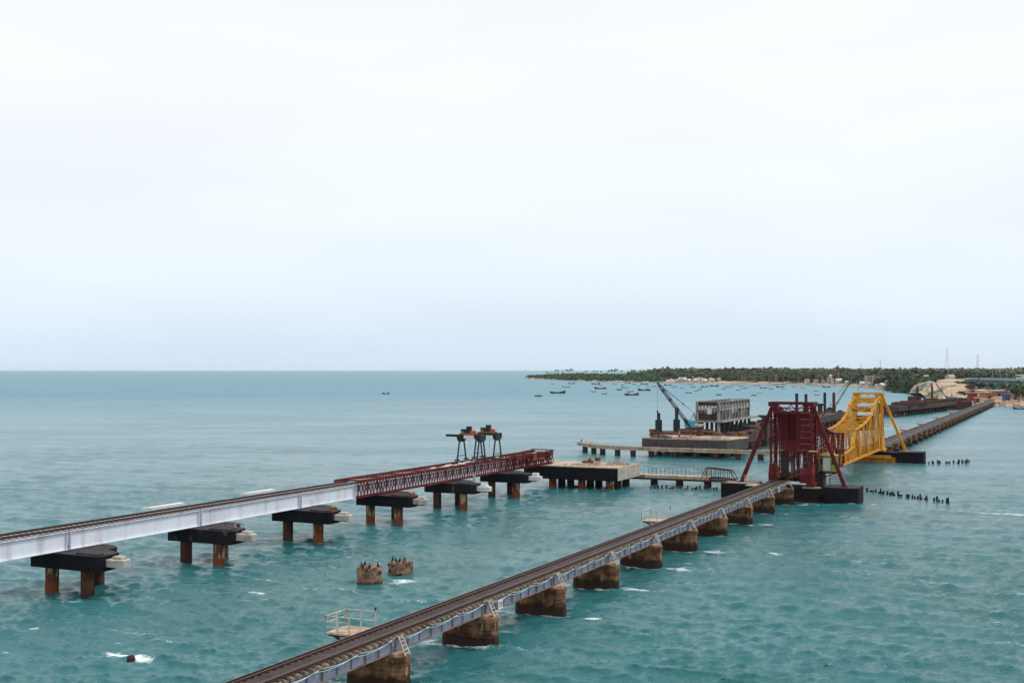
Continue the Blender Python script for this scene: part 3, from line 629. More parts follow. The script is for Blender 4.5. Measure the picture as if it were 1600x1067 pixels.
# ------------------------------------------------------------------ work platform at the channel
root, org = rthing('work_platform', 'long black-sided concrete work platform on rusty piles at the far end of the red truss', 'platform', -63.6, 173.6)
b = MB(); b.box(-16, -.003, 0, 10.5, 1.45, 3.42); b.build('deck', M['conc_warm'], root)
b = MB(); b.box(-16, 0, -.06, -.003, 1.40, 3.36); b.build('black_skirt', M['black'], root); 
b = MB(); b.box(.0, .05, .0, 10.4, 1.5, 3.5); b.build('right_face', M['conc'], root)
b = MB(); b.box(-15.9, -.1, .02, .22, 3.42, 3.5); b.box(-.25, -.02, .23, 10.4, 3.42, 3.52); b.build('kerb', M['conc_warm'], root)
for x in (-11.6, -6.6, -1.9):
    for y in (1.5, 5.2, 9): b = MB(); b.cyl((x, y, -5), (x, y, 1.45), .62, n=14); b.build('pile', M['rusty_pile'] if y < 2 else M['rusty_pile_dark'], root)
def heap(name, label, cat, t, s, z, rx, ry, h, m, n=60, seed=1, size=.25):
    r, _ = rthing(name, label, cat, t, s, z); rr = random.Random(seed); b = MB()
    for k in range(n):
        a = rr.uniform(0, 6.283); d = math.sqrt(rr.random()); x = rx*d*math.cos(a); y = ry*d*math.sin(a); zz = h*(1-d)*rr.uniform(.5, 1); q = size*rr.uniform(.5, 1.3)
        pts = [(x+q*math.cos(v+a)*rr.uniform(.7, 1.2), y+q*math.sin(v+a)) for v in (0, 1.3, 2.7, 3.9, 5.1)]
        b.prism(pts, 0 if d > .5 else zz*.3, zz+q*.6, [(px_*.6+x*.4, py_*.6+y*.4) for px_, py_ in pts])
    o = b.build('rubble', m, r, kind='stuff'); return r
heap('rubble_heap', 'pale rubble heap on the black-sided work platform, towards its right rear', 'rubble', -66.2, 180.5, 3.42, 2.2, 2.0, .9, M['rubble'], 70, 4)
heap('scrap_heap', 'rust-brown scrap heap on the work platform behind the truss end', 'scrap', -71.6, 182.0, 3.42, 1.4, 1.0, 1.1, M['rust_deck'], 40, 5)
heap('rubble_heap', 'low scatter of broken concrete at the front left of the work platform', 'rubble', -71.0, 177.5, 3.42, 3.6, 1.6, .3, M['rubble'], 50, 6, .22)
r, _ = rthing('concrete_stub', 'round pale concrete stub with a rusty steel collar on the work platform', 'concrete stub', -68.6, 178.0, 3.42)
b = MB(); b.cyl((0, 0, 0), (0, 0, .75), .85, .7, 14); b.build('stub', M['conc'], r); b = MB(); b.cyl((0, 0, .75), (0, 0, 1.25), .5, n=14); b.build('collar', M['rust_deck'], r)
b = MB()
for k in range(5): a = k*1.256; b.beam((.3*math.cos(a), .3*math.sin(a), 1.25), (.34*math.cos(a), .34*math.sin(a), 1.9), .03)
b.build('starter_bar', M['dark_steel'], r)

# ------------------------------------------------------------------ jetty and gangway
root, org = rthing('jetty', 'narrow low concrete jetty on rusty piles joining the work platform to the gangway', 'jetty', -63.5, 184.6)
b = MB(); b.box(-4, 11.2, 0, 2.6, 1.15, 1.62); b.build('deck', M['conc_warm'], root); b = MB(); b.box(-4, 15.2, .1, 2.4, .85, 1.148); b.build('beam', M['site_dark'], root)
for x in (1.7, 6.0, 10.7):
    b = MB(); b.cyl((x, 1.4, -5), (x, 1.4, .85), .6, n=14); b.build('pile', M['rusty_pile_dark'], root)
pm = MB().beam((0, 0, 1.62), (0, 0, 2.7), .035).mesh('handrail_post', M['dark_steel'])
for k in range(16): inst('handrail_post', pm, root, (.4+k*.7, .1, 0)); inst('handrail_post', pm, root, (.4+k*.7, 2.5, 0))
root, org = rthing('gangway', 'rust-brown steel truss gangway from the jetty to the red tower foundation', 'gangway', -53.5, 185.0)
for y in (0, 1.5):
    b = MB(); b.beam((0, y, 1.6), (5.6, y, 1.35), .14); b.build('bottom_chord', M['site_maroon'], root)
    b = MB(); b.beam((.7, y, 3.05), (4.6, y, 2.75), .14); b.beam((0, y, 1.6), (.7, y, 3.05), .12); b.beam((5.5, y, 1.38), (4.6, y, 2.75), .12); b.build('top_chord', M['site_maroon'], root)
    b = MB()
    for k in range(6): x = .9+k*.72; b.beam((x, y, 1.55), (x, y, 3.03-k*.05), .09)
    b.build('post', M['site_maroon'], root)
b = MB(); b.box(0, 5.6, .07, 1.43, 1.36, 1.42); b.build('floor', M['site_dark'], root)

# rows of old stub piles
def stub_rows():
    me = [MB().cyl((0, 0, -3), (random.uniform(-.05, .05), 0, h), r_, r_*.85, 7).mesh('stub_pile', M['pilewood']) for h, r_ in ((.5, .17), (.38, .16), (.66, .15), (.28, .19))]
    rows = [('timber stub piles standing in a row in front of the jetty', (1018, 763), (1128, 765), 22, -.0), ('old timber stub piles running right from the red tower foundation', (1355, 768), (1484, 786), 36, 0), ('old timber stub piles running right from the yellow tower foundation', (1441, 724.5), (1517, 722.5), 26, 0)]
    for gi, (g, a, b_, n, _) in enumerate(rows):
        A = GY(*a); B = GY(*b_)
        for k in range(n):
            f = (k+random.uniform(-.35, .35))/(n-1); p = A.lerp(B, f); p.x += random.uniform(-.2, .2); p.y += random.uniform(-.5, .5)
            o = bpy.data.objects.new('stub_pile', random.choice(me)); COL.objects.link(o); o.location = p; o.rotation_euler = (random.uniform(-.08, .08), random.uniform(-.08, .08), random.uniform(0, 3)); s_ = random.uniform(.85, 1.2) ; o.scale = (s_, s_, s_)
            tag(o, ['one of the dark timber stub piles in the row in front of the jetty', 'one of the dark timber stub piles in the row right of the red tower foundation', 'one of the dark timber stub piles in the far row right of the yellow tower'][gi], 'pile', g)
stub_rows()

# ------------------------------------------------------------------ curved jetty
root, org = rthing('curved_jetty', 'long pale access jetty on rusty piles curving away in front of the grey platform', 'jetty', -58, 244)
path = [(-45, 246), (-58, 245.2), (-64, 244.9), (-72, 244.7), (-80, 244.7), (-86, 245), (-90, 245.6), (-94, 247.2), (-97.3, 250), (-100.5, 253.4), (-103, 256.5)]
pp = [(x-org[0], y-org[1]) for x, y in path]
b = MB(); Lft = []; Rgt = []
for i, (x, y) in enumerate(pp):
    a = pp[max(i-1, 0)]; c = pp[min(i+1, len(pp)-1)]; d = Vector((c[0]-a[0], c[1]-a[1])).normalized(); n_ = Vector((-d.y, d.x))*.95; Lft.append((x+n_.x, y+n_.y)); Rgt.append((x-n_.x, y-n_.y))
for i in range(len(pp)-1): b.prism([Lft[i], Lft[i+1], Rgt[i+1], Rgt[i]], 1.25, 1.85)
b.build('deck', M['conc_warm'], root)
b = MB()
for i in range(len(pp)-1): b.beam((*Lft[i], 1.93), (*Lft[i+1], 1.93), .18); b.beam((*Rgt[i], 1.93), (*Rgt[i+1], 1.93), .18)
b.build('kerb', M['conc_warm'], root)
for x, y in [(-100.6, 253), (-97.3, 250), (-94.1, 247.2), (-90, 245.6), (-86.2, 245), (-82, 244.8), (-76.7, 244.7), (-72.1, 244.7), (-67.7, 244.8), (-63.1, 245), (-58.3, 245.2), (-52, 245.6)]:
    b = MB(); b.cyl((x-org[0], y-org[1], -5), (x-org[0], y-org[1], 1.25), .62, n=12); b.build('pile', M['rusty_pile_dark'], root)
for i in range(1, 9):
    b = MB(); x, y = pp[i]; b.box(x-.25, x+.25, y-1.15, y-.95, 1.6, 2.15); b.build('bollard', M['conc'], root)
cormorant('black bird perched on the left tip of the curved jetty', W(-102.8, 256.3, 1.85), 0, .9, None)
M['rust_orange'] = mat('orange_rust_girder', (.30,.12,.03), (.14,.045,.02), .9, .8)

# ------------------------------------------------------------------ bascule bridges
def bascule(label, st, dr, m_main, m_dark, m_leaf, counterweight, group=None):
    """one leaf of the rolling lift bridge: tower at s=st, leaf reaching dr*40 m along the line"""
    r, org = rthing('bascule_bridge', label, 'lift bridge', -36.15 if counterweight else -37.3, st); T0 = org[0]
    X0, X1 = (-2.85, 2.85) if counterweight else (-2.6, 2.6); TOP = 14.1; mm = m_main
    def y(v): return v*dr
    # tower columns: front and back at each side, laced in between
    for x in (X0, X1):
        b = MB(); b.beam((x, y(-1.6), 2.4), (x, y(-.9), TOP-.5), .28, .28); b.build('column', mm, r)
        b = MB(); b.beam((x, y(1.9), 2.4), (x, y(1.6), TOP-.5), .42, .42); b.build('column', mm, r)
        b = MB(); n = 13
        for k in range(n):
            za = 3.6+k*(TOP-4.6)/n; zb = 3.6+(k+1)*(TOP-4.6)/n; ya, yb = (-1.5, 1.7) if k % 2 else (1.7, -1.5); b.beam((x, y(ya), za), (x, y(yb), zb), .09); b.beam((x, y(-1.5), zb), (x, y(1.7), zb), .07)
        b.build('lacing', mm, r)
        sg = 1 if x > 0 else -1
        b = MB(); b.prism([(x-.55, -2.1), (x+.55, -2.1), (x+.55, 2.4), (x-.55, 2.4)], 2.25, 2.7); xi, xo = sorted((x+sg*.22, x-sg*(1.5 if x > 0 else .5))); b.prism([(xi, -2.0), (xo, -2.0), (xo, 2.3), (xi, 2.3)], 2.702, 3.9); b.prism([(xi, -2.0), (xo, -2.0), (xo, 2.3), (xi, 2.3)], 3.902, 5.2, [(x-.2, -1.5), (x+.2, -1.5), (x+.2, 1.9), (x-.2, 1.9)]); b.build('boot', mm, r)
        # raking leg out to the foundation
        b = MB(); b.beam((x+sg*.1, y(.1), TOP-.75), (sg*(7.6 if sg < 0 else 7.2), y(.3), 2.25), .46, .5); b.build('raking_leg', mm, r)
        b = MB(); fx = sg*(7.6 if sg < 0 else 7.2); b.box(fx-.45, fx+.45, y(.3)-.45, y(.3)+.45, 2.22, 2.34); b.build('foot_plate', mm, r)
        b = MB(); b.box(x-.35, x+.35, -1.3, 2.0, TOP-.6, TOP+.02); b.build('head', mm, r)
    # portal beams across, with fretwork
    for yy in (y(-1.2), y(1.6)):
        b = MB(); b.box(X0-.35, X1+.35, yy-.16, yy+.16, TOP-.35, TOP)
        if yy != min(y(-1.2), y(1.6)): b.build('portal_beam', mm, r); continue
        b.box(X0+.3, X1-.3, yy-.1, yy+.1, TOP-1.65, TOP-1.35)
        for k in range(2):
            xa = X0+1.1+k*(X1-X0-2.2)/2; q_ = (X1-X0-2.2)/4; b.beam((xa, yy, TOP-.35), (xa+q_, yy, TOP-1.35), .10); b.beam((xa+q_, yy, TOP-1.35), (xa+2*q_, yy, TOP-.35), .10)
        b.box(X0+.3, X0+1.1, yy-.05, yy+.05, TOP-1.35, TOP-.35); b.box(X1-1.1, X1-.3, yy-.05, yy+.05, TOP-1.35, TOP-.35)
        b.build('portal_beam', mm, r)
    # service platforms at mid height
    for x in (X0-.5, X1+.5):
        b = MB(); b.box(x-.6, x+.6, y(-2.2)-.5, y(-2.2)+.6, 7.2, 7.28); b.build('service_platform', M['conc_warm'], r)
        b = MB()
        for dx in (-.55, .55): b.beam((x+dx, y(-2.6), 7.28), (x+dx, y(-2.6), 8.2), .05)
        b.beam((x-.55, y(-2.6), 8.2), (x+.55, y(-2.6), 8.2), .05); b.beam((x-.55, y(-2.6), 7.75), (x+.55, y(-2.6), 7.75), .04); b.build('platform_railing', mm, r)
    # ladder rungs up the tower
    for k in range(11): z = 3.8+k*.88; b = MB(); b.beam((X1-1.45, y(-1.45), z), (X1+.05, y(-1.45), z), .055); b.build('rung', M['rung'], r)
    # leaf trusses
    xs = (-39.4-T0, -34.75-T0); tops = [(2.4, 13.2), (6.6, 13.1), (10.8, 11.7), (15, 10.0), (19.5, 9.1), (24, 8.55), (29, 8.25), (33.6, 8.0)]
    EN = tops[-1][0]; EF = EN if counterweight else 46.4
    ZB = 2.75
    for x in xs:
        sg = 1 if x > 0 else -1
        b = MB()
        for (ya, za), (yb, zb) in zip(tops[:-1], tops[1:]): b.laced((x-.17, y(ya), za), (x-.17, y(yb), zb), (.34, 0, 0), .15, .55, .09)
        b.build('top_chord', m_leaf, r)
        b = MB()
        for k in range(len(tops)-1): b.beam((x, y(tops[k][0]), ZB), (x, y(tops[k+1][0]), ZB), .3, .4)
        b.build('bottom_chord', m_leaf, r)
        for k, (ya, za) in enumerate(tops[1:]):
            b = MB(); b.laced((x-.12, y(ya), ZB+.2), (x-.12, y(ya), za-.1), (.24, 0, 0), .15, .6, .08); b.build('vertical', m_leaf, r)
        b = MB()
        for k in range(len(tops)-1):
            (ya, za), (yb, zb) = tops[k], tops[k+1]
            if k % 2: b.laced((x-.1, y(ya), za), (x-.1, y(yb), ZB), (.22, 0, 0), .13, .7, .07)
            else: b.laced((x-.1, y(ya), ZB), (x-.1, y(yb), zb), (.22, 0, 0), .13, .7, .07)
        b.build('diagonal', m_leaf, r)
        b = MB()
        for (ya, za) in tops[1:]: b.box(x-.22, x+.22, y(ya)-.28, y(ya)+.28, za+.081, za+.12)
        b.build('gusset', m_leaf, r)
    for x in ():      # posts between the panel points
        for (ya, za), (yb, zb) in zip(tops[:-1], tops[1:]): b = MB(); b.beam((x, y((ya+yb)/2), ZB+.2), (x, y((ya+yb)/2), (za+zb)/2-.1), .10); b.build('sub_vertical', m_leaf, r)
    for k, (ya, za) in enumerate(tops[1:]):
        b = MB(); b.laced((xs[0]+.2, y(ya), za-.05), (xs[1]-.2, y(ya), za-.05), (0, 0, -.55), .13, .5, .08); b.build('top_strut', m_leaf, r)
    b = MB()
    for k in range(1, len(tops)-1):
        (ya, za), (yb, zb) = tops[k], tops[k+1]; b.beam((xs[0], y(ya), za-.02), (xs[1], y(yb), zb-.02), .12); b.beam((xs[1], y(ya), za-.1), (xs[0], y(yb), zb-.1), .12)
        if k % 2: ym = (ya+yb)/2; zm = (za+zb)/2; b.beam((xs[0], y(ym), zm), (xs[1], y(ym), zm), .16)
    b.build('top_bracing', m_leaf, r)
    # end portal at mid channel
    b = MB(); b.laced((xs[0], y(EN), 7.4), (xs[1], y(EN), 7.4), (0, 0, .55), .14, .45, .09); b.beam((xs[0], y(EN), 6.4), (xs[0]+1.2, y(EN), 7.4), .12); b.beam((xs[1], y(EN), 6.4), (xs[1]-1.2, y(EN), 7.4), .12); b.build('end_portal', m_leaf, r)
    # the floor girders run on past the slanting end posts to meet the other leaf
    if EF > EN:
        for x in xs:
            b = MB(); b.beam((x, y(EN), ZB), (x, y(EF), ZB), .3, .4); b.build('bottom_chord', m_leaf, r)
            b = MB(); b.beam((x, y(EN), 5.1), (x, y(EF), 4.3), .2, .22); b.build('rail_chord', m_leaf, r)
            b = MB(); b.laced((x-.14, y(EN), 7.9), (x-.14, y(EN+3.4), 4.8), (.28, 0, 0), .18, .5, .09); b.build('end_post', m_leaf, r)
            for k in range(8): b = MB(); ya = EN+.9+k*1.6; b.beam((x, y(ya), ZB), (x, y(ya), 5.0-(ya-EN)*.055), .2); b.build('vertical', m_leaf, r)
        b = MB()
        for k in range(4): yy = y(EN+3+k*3); b.box(xs[0], xs[1], yy-.15, yy+.15, ZB-.25, ZB+.15)
        b.build('floor_beams', m_leaf, r, kind='stuff')
    # floor
    b = MB()
    for k, (ya, za) in enumerate(tops): b.box(xs[0], xs[1], y(ya)-.15, y(ya)+.15, ZB-.25, ZB+.15)
    for x in (TC-T0-.85, TC-T0+.85): b.box(x-.1, x+.1, min(y(0), y(EF)), max(y(0), y(EF)), ZB+.152, ZB+.4)
    for k in range(int(EF/.7)-2): yy = y(.9+k*.7); b.box(TC-T0-1.35, TC-T0+1.35, yy-.12, yy+.12, ZB+.402, ZB+.5)
    b.build('floor_system', m_leaf, r)
    for x in (TC-T0-.84, TC-T0+.84):
        b = MB(); b.box(x-.06, x+.06, min(y(-3.2), y(EF)), max(y(-3.2), y(EF)), ZB+.38 if 0 else ZB+.502, ZB+.64); b.build('rail', M['rail'], r)
    # rolling segment and counterweight
    yc = y(-.2)
    def panel(name, pts, ya, yb, m):
        b = MB(); vs = [(x, ya, z) for x, z in pts]+[(x, yb, z) for x, z in pts]; n = len(pts)
        b.add(vs, [tuple(range(n)), tuple(range(2*n-1, n-1, -1))]+[(i, i+n, (i+1) % n+n, (i+1) % n) for i in range(n)]); b.build(name, m, r)
    if counterweight:
        panel('counterweight_side', [(-2.35, 12.75), (-.75, 12.75), (-.55, 8.55), (-1.55, 8.55)], yc, yc+y(1.5), m_dark)  # left side takes the darker red, shade painted in; right side keeps the main paint
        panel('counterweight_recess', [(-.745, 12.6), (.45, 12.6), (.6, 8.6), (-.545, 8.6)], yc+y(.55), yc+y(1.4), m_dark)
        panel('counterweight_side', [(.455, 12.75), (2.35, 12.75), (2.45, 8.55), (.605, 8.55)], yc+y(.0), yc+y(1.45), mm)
        panel('counterweight_block', [(-1.6, 8.54), (2.65, 8.54), (2.6, 7.5), (2.3, 7.0), (-1.35, 7.0), (-1.65, 7.6)], yc-y(.1), yc+y(1.6), mm)
        b = MB()
        for k in range(9): x = -.6+k*.33; b.box(x-.05, x+.05, yc-y(.1)-.02, yc+.02, 6.7, 6.99) 
        b.build('fringe_plate', mm, r)
        b = MB(); b.box(-1.7, -.75, yc+.4, yc+1.2, 3.3, 6.99); b.build('track_post', M['dark_steel'], r)
        b = MB(); b.box(1.45, 1.9, yc+.5, yc+1.0, 3.3, 6.99); b.build('track_post', M['dark_steel'], r)
        for x in (.05, .65): b = MB(); b.box(x-.09, x+.09, yc+1.0, yc+1.2, 3.3, 6.99); b.build('hanger', M['dark_steel'], r)
    else:
        b = MB(); b.box(-2.0, 2.4, y(3.2)-.05, y(3.2)+.05, 12.0, 13.1); b.build('counterweight_plate', mm, r)
        b = MB(); b.box(-2.0, 2.4, y(9.0)-.1, y(9.0)+.1, 10.4, 11.4); 
        for k in range(3): b.cyl((-1.0+k*1.1, y(9.12), 10.9), (-1.0+k*1.1, y(9.16), 10.9), .2, n=8)
        b.build('operating_beam', m_dark, r)
        b = MB(); b.box(-2.4, 1.4, min(y(2.6), y(2.9)), max(y(2.6), y(2.9)), 6.4, 9.5); b.build('counterweight_block', M['site_dark'], r)
    # quadrant side plates of the leaf near the tower
    for x in (xs[1:] if counterweight else xs):
        panel('heel_plate', [(x-.05, 9.8), (x+.05, 9.8), (x+.05, 3.2), (x-.05, 3.2)], y(2.3), y(4.6), mm)
    b = MB(); b.box(-2.4, 2.4, y(-1.9), y(-1.7), 2.45, 3.0) if not counterweight else b.box(-2.3, -1.7, y(-1.2), y(5), 3.2, 3.9); b.build('heel_girder', M['rust_orange'], r)
    return r, org
M['rung'] = mat('worn_rung', (.36,.16,.15), (.28,.12,.12), 2, .6)
bascule('dark red rolling bascule lift span with raking legs and a solid panel in its tower', 171.6, 1, M['red'], M['red_dark'], M['red'], True)
bascule('yellow rolling bascule lift span with lattice portal and raking legs, behind the red one', 251.0, -1, M['yellow'], M['yellow_rust'], M['yellow'], False)

def foundation(label, s, red):
    r, org = rthing('tower_foundation', label, 'foundation', TC+.6, s)
    def drum(x0, x1, y0, y1, z0, z1, rc, side): 
        pts = [(x0, y0), (x1, y0)] 
        if side > 0: pts = [(x0, y0)]+[(x1-rc+rc*math.sin(R(a)), y0+rc*.35-rc*.35*math.cos(R(a))) for a in range(0, 91, 15)]+[(x1, y1), (x0, y1)]
        else: pts = [(x1, y0)]+[(x0+rc-rc*math.sin(R(a)), y0+rc*.35-rc*.35*math.cos(R(a))) for a in range(0, 91, 15)]+[(x0, y1), (x1, y1)]
        return pts
    ya = -2.6 if red else -2.2
    ya = -1.5 if red else -1.2; pr = drum(5.0, 9.7 if red else 9.9, ya, 3.4, 0, 0, 2.4, 1); pl = drum(-10.0, -4.8, ya, 3.4, 0, 0, 2.4, -1)
    for pts, nm in ((pr, 'side_caisson'), (pl, 'side_caisson')):
        b = MB(); b.prism(pts, -.4 if red else -.2, 2.12); b.build(nm, M['black'], r)
        b = MB(); b.prism([(x, y) for x, y in pts], 2.122, 2.2); b.build('caisson_top', M['cap_top'], r)
        for dx in (-1.4, 1.4):
            cx = sum(p[0] for p in pts)/len(pts); b = MB(); b.cyl((cx+dx, .6, -5), (cx+dx, .6, -.2), .5, n=10); b.build('pile', M['rusty_pile_dark'], r)
    b = MB(); b.box(-4.79, 4.99, -2.3 if red else -1.0, 3.0, 1.1, 2.0); b.build('cross_slab', M['black'], r)
    b = MB(); pts = [(-3.9, -1.6), (3.9, -1.6), (4.7, -.4), (4.7, 1.6), (3.9, 2.8), (-3.9, 2.8), (-4.7, 1.6), (-4.7, -.4)]; b.prism(pts, -5, 1.098); b.build('stone_base', M['stone'] if red else M['yellow_rust'], r)
    b = MB(); b.box(2.2, 4.5, -2.15, -.9, 2.002, 2.16) if red else b.box(-4.2, 3.8, -2.1, -1.91, .9, 1.5); b.build('edge_plate', M['conc_warm'] if red else M['yellow'], r)
    if red:
        b = MB(); b.box(-9.0, -4.9, -1.2, .2, 2.203, 2.33); b.build('walkway', M['conc_warm'], r)
        b = MB()
        for k in range(5): b.beam((-6.4+k*.55, -1.1, 2.3), (-6.4+k*.55, -1.1, 3.4-.0*k), .05)
        b.beam((-6.4, -1.1, 3.4), (-4.2, -1.1, 3.4), .05); b.beam((-6.4, -1.1, 2.9), (-4.2, -1.1, 2.9), .05); b.build('railing', M['pale_metal'], r)
foundation('black rounded foundation with side caissons under the red lift tower', 171.6, True)
foundation('black foundation with side caissons under the yellow lift tower', 251.0, False)

# green control cabin bracketed off the red tower
r, org = rthing('control_cabin', 'lime green control cabin with a white door panel beside the red tower', 'cabin', -31.55, 174.2, 4.0)
oct_ = [(1.35*math.cos(R(22.5+45*k)), 1.1*math.sin(R(22.5+45*k))) for k in range(8)]
b = MB(); b.prism([(x*1.02, y*1.02) for x, y in oct_], 0, .18); b.build('floor', M['maroon_rust'], r)
b = MB(); b.prism(oct_, .182, 2.35); b.build('wall', M['green_cab'], r)
b = MB(); b.box(-.62, .42, -1.06, -1.022, .3, 2.1); b.build('door_panel', M['conc_white'], r)
for x0 in (-1.0, .6): b = MB(); b.box(x0, x0+.3, -1.0, -.93, 1.2, 2.0); b.build('window', M['navy'], r)
b = MB(); b.prism([(x*1.13, y*1.13) for x, y in oct_], 2.352, 2.46, [(x*1.1, y*1.1) for x, y in oct_]); b.prism([(x*1.1, y*1.1) for x, y in oct_], 2.462, 2.85, [(x*.4, y*.4) for x, y in oct_]); b.build('roof', M['roof_yel'], r)
b = MB()
for x in (-.35, .3): b.beam((x, 0, 2.8), (x, 0, 3.9), .12)
b.beam((-.4, 0, 3.9), (.35, 0, 3.9), .12); b.build('roof_frame', M['yellow_rust'], r)
b = MB(); b.beam((1.1, -.3, 0), (-2.0, -.3, -1.4), .14); b.beam((1.1, .6, 0), (-2.0, .6, -1.4), .14); b.box(-2.6, 1.1, -.4, .7, -.16, -.003); b.beam((.2, -.3, 0), (.2, -.3, -1.75), .08); b.build('bracket', M['dark_steel'], r)
b = MB(); b.box(-3.0, -.6, -1.3, 1.2, -1.9, -.17); b.build('machinery_housing', M['dark_steel'], r)
r, org = rthing('lifebuoy', 'orange lifebuoy hanging by the foot of the red tower', 'lifebuoy', -33.2, 170.0, 4.3)
b = MB(); pts = [(.34*math.cos(a*.5236), 0, .34*math.sin(a*.5236)) for a in range(13)]
for p, q in zip(pts[:-1], pts[1:]): b.cyl(p, q, .09, n=6)
b.build('ring', M['lifering'], r); b = MB(); b.beam((0, 0, .36), (.35, .15, .9), .02); b.build('rope', M['pale_metal'], r)

# ------------------------------------------------------------------ grey platform (pier foundation) beyond the curved jetty
root, org = rthing('sheet_pile_platform', 'large dark grey box platform on rusty piles behind the curved jetty', 'platform', -75.5, 248)
poly = [(-9.7, 0), (9.3, 0), (11.2, 11), (10, 15), (-9.7, 15)]
b = MB(); b.prism(poly, 1.55, 3.62); b.build('hull', M['platform_grey'], root)
b = MB(); b.prism([(x*.992, y*.985+.1) for x, y in poly], 3.622, 3.68); b.build('deck', M['conc_warm'], root)
b = MB(); 
for (a, c) in zip(poly, poly[1:]+poly[:1]): b.beam((*a, 3.74), (*c, 3.74), .16, .2)
b.build('kerb', M['conc_warm'], root)
for x in (-8, -4.4, -1, 2.5, 6, 9):
    for y in (1.4, 7): b = MB(); b.cyl((x, y, -5), (x, y, 1.55), .6, n=12); b.build('pile', M['rusty_pile_dark'], root)
ribm = MB().box(-.05, .05, -.06, -.003, 1.6, 3.6).mesh('sheet_rib', M['platform_grey'])
for k in range(31): inst('sheet_rib', ribm, root, (-9.5+k*.62, 0, 0))
heap('rubble_heap', 'pinkish rubble spread on the middle of the grey platform', 'rubble', -76, 252, 3.68, 3.6, 2.2, .6, M['rubble_pink'], 70, 11, .3)
heap('sand_heap', 'flat grey sand heap on the left of the grey platform', 'sand', -82, 252, 3.68, 2.5, 1.8, .7, M['platform_grey'], 60, 12, .35)
heap('rubble_heap', 'pale rubble along the right end of the grey platform', 'rubble', -69.5, 252, 3.68, 3.2, 1.5, .7, M['rubble'], 60, 13, .3)
r, _ = rthing('pier_column', 'dark concrete pier column with a pale flared head behind the grey platform', 'column', -76.4, 262.5)
b = MB(); b.box(-.55, .55, -.55, .55, -5, 5.8); b.build('shaft', M['site_dark'], r); b = MB(); b.prism([(-.6, -.6), (.6, -.6), (.6, .6), (-.6, .6)], 5.8, 6.15, [(-1.05, -.7), (1.05, -.7), (1.05, .7), (-1.05, .7)]); b.prism([(-1.05, -.7), (1.05, -.7), (1.05, .7), (-1.05, .7)], 6.152, 6.4); b.build('head', M['conc'], r)

# person standing on the grey platform
def person(label, loc, h=1.7, shirt=(.5,.2,.2), rot=0, arms=.15):
    r = thing('person', label, 'person', loc, rot); k = h/1.75
    skin = mat('skin', (.16,.08,.05), None, 5, .6, grit=0); cl = mat('shirt', shirt, None, 5, .8); tr = mat('trousers', (.05,.05,.07), None, 5, .8)
    b = MB()
    b.loft([(0, 0, .82*k), (0, 0, .95*k), (0, .0, 1.15*k), (0, 0, 1.38*k), (0, 0, 1.47*k), (0, 0, 1.53*k), (0, .01, 1.60*k), (0, .01, 1.68*k), (0, 0, 1.75*k)], [.15*k, .16*k, .14*k, .19*k, .09*k, .06*k, .10*k, .10*k, .04*k], 10)
    for sx in (-1, 1): b.loft([(sx*.17*k, 0, 1.40*k), (sx*.26*k, 0, 1.15*k), (sx*(.28+arms)*k, -.05, .9*k), (sx*(.28+arms)*k, -.08, .78*k)], [.06*k, .05*k, .04*k, .035*k], 7)
    for sx in (-1, 1): b.loft([(sx*.09*k, 0, .88*k), (sx*.1*k, 0, .48*k), (sx*.11*k, 0, .08*k), (sx*.11*k, -.12*k, .03*k)], [.10*k, .075*k, .05*k, .04*k], 8)
    b.build('body', skin, r, smooth=True)
    b = MB(); b.loft([(0, 0, .86*k), (0, 0, 1.0*k), (0, 0, 1.18*k), (0, 0, 1.40*k), (0, 0, 1.48*k)], [.17*k, .175*k, .16*k, .205*k, .09*k], 10)
    for sx in (-1, 1): b.loft([(sx*.17*k, 0, 1.41*k), (sx*.24*k, 0, 1.2*k)], [.08*k, .07*k], 7)
    b.build('shirt', cl, r, smooth=True)
    b = MB()
    for sx in (-1, 1): b.loft([(sx*.08*k, 0, .95*k), (sx*.1*k, 0, .5*k), (sx*.11*k, 0, .1*k)], [.125*k, .095*k, .075*k], 8)
    b.build('trousers', tr, r, smooth=True)
    b = MB(); b.loft([(0, .02, 1.66*k), (0, .02, 1.72*k), (0, .01, 1.78*k)], [.108*k, .1*k, .03*k], 8); b.build('helmet', cl, r, smooth=True)
person('worker in a pink shirt standing on the grey platform near the pier column', W(-77.6, 251, 3.68), 1.7, (.55,.25,.22), .3)
person('worker in dark blue standing at the left end of the grey platform', W(-84.2, 256, 3.68), 1.7, (.04,.06,.12), .3)

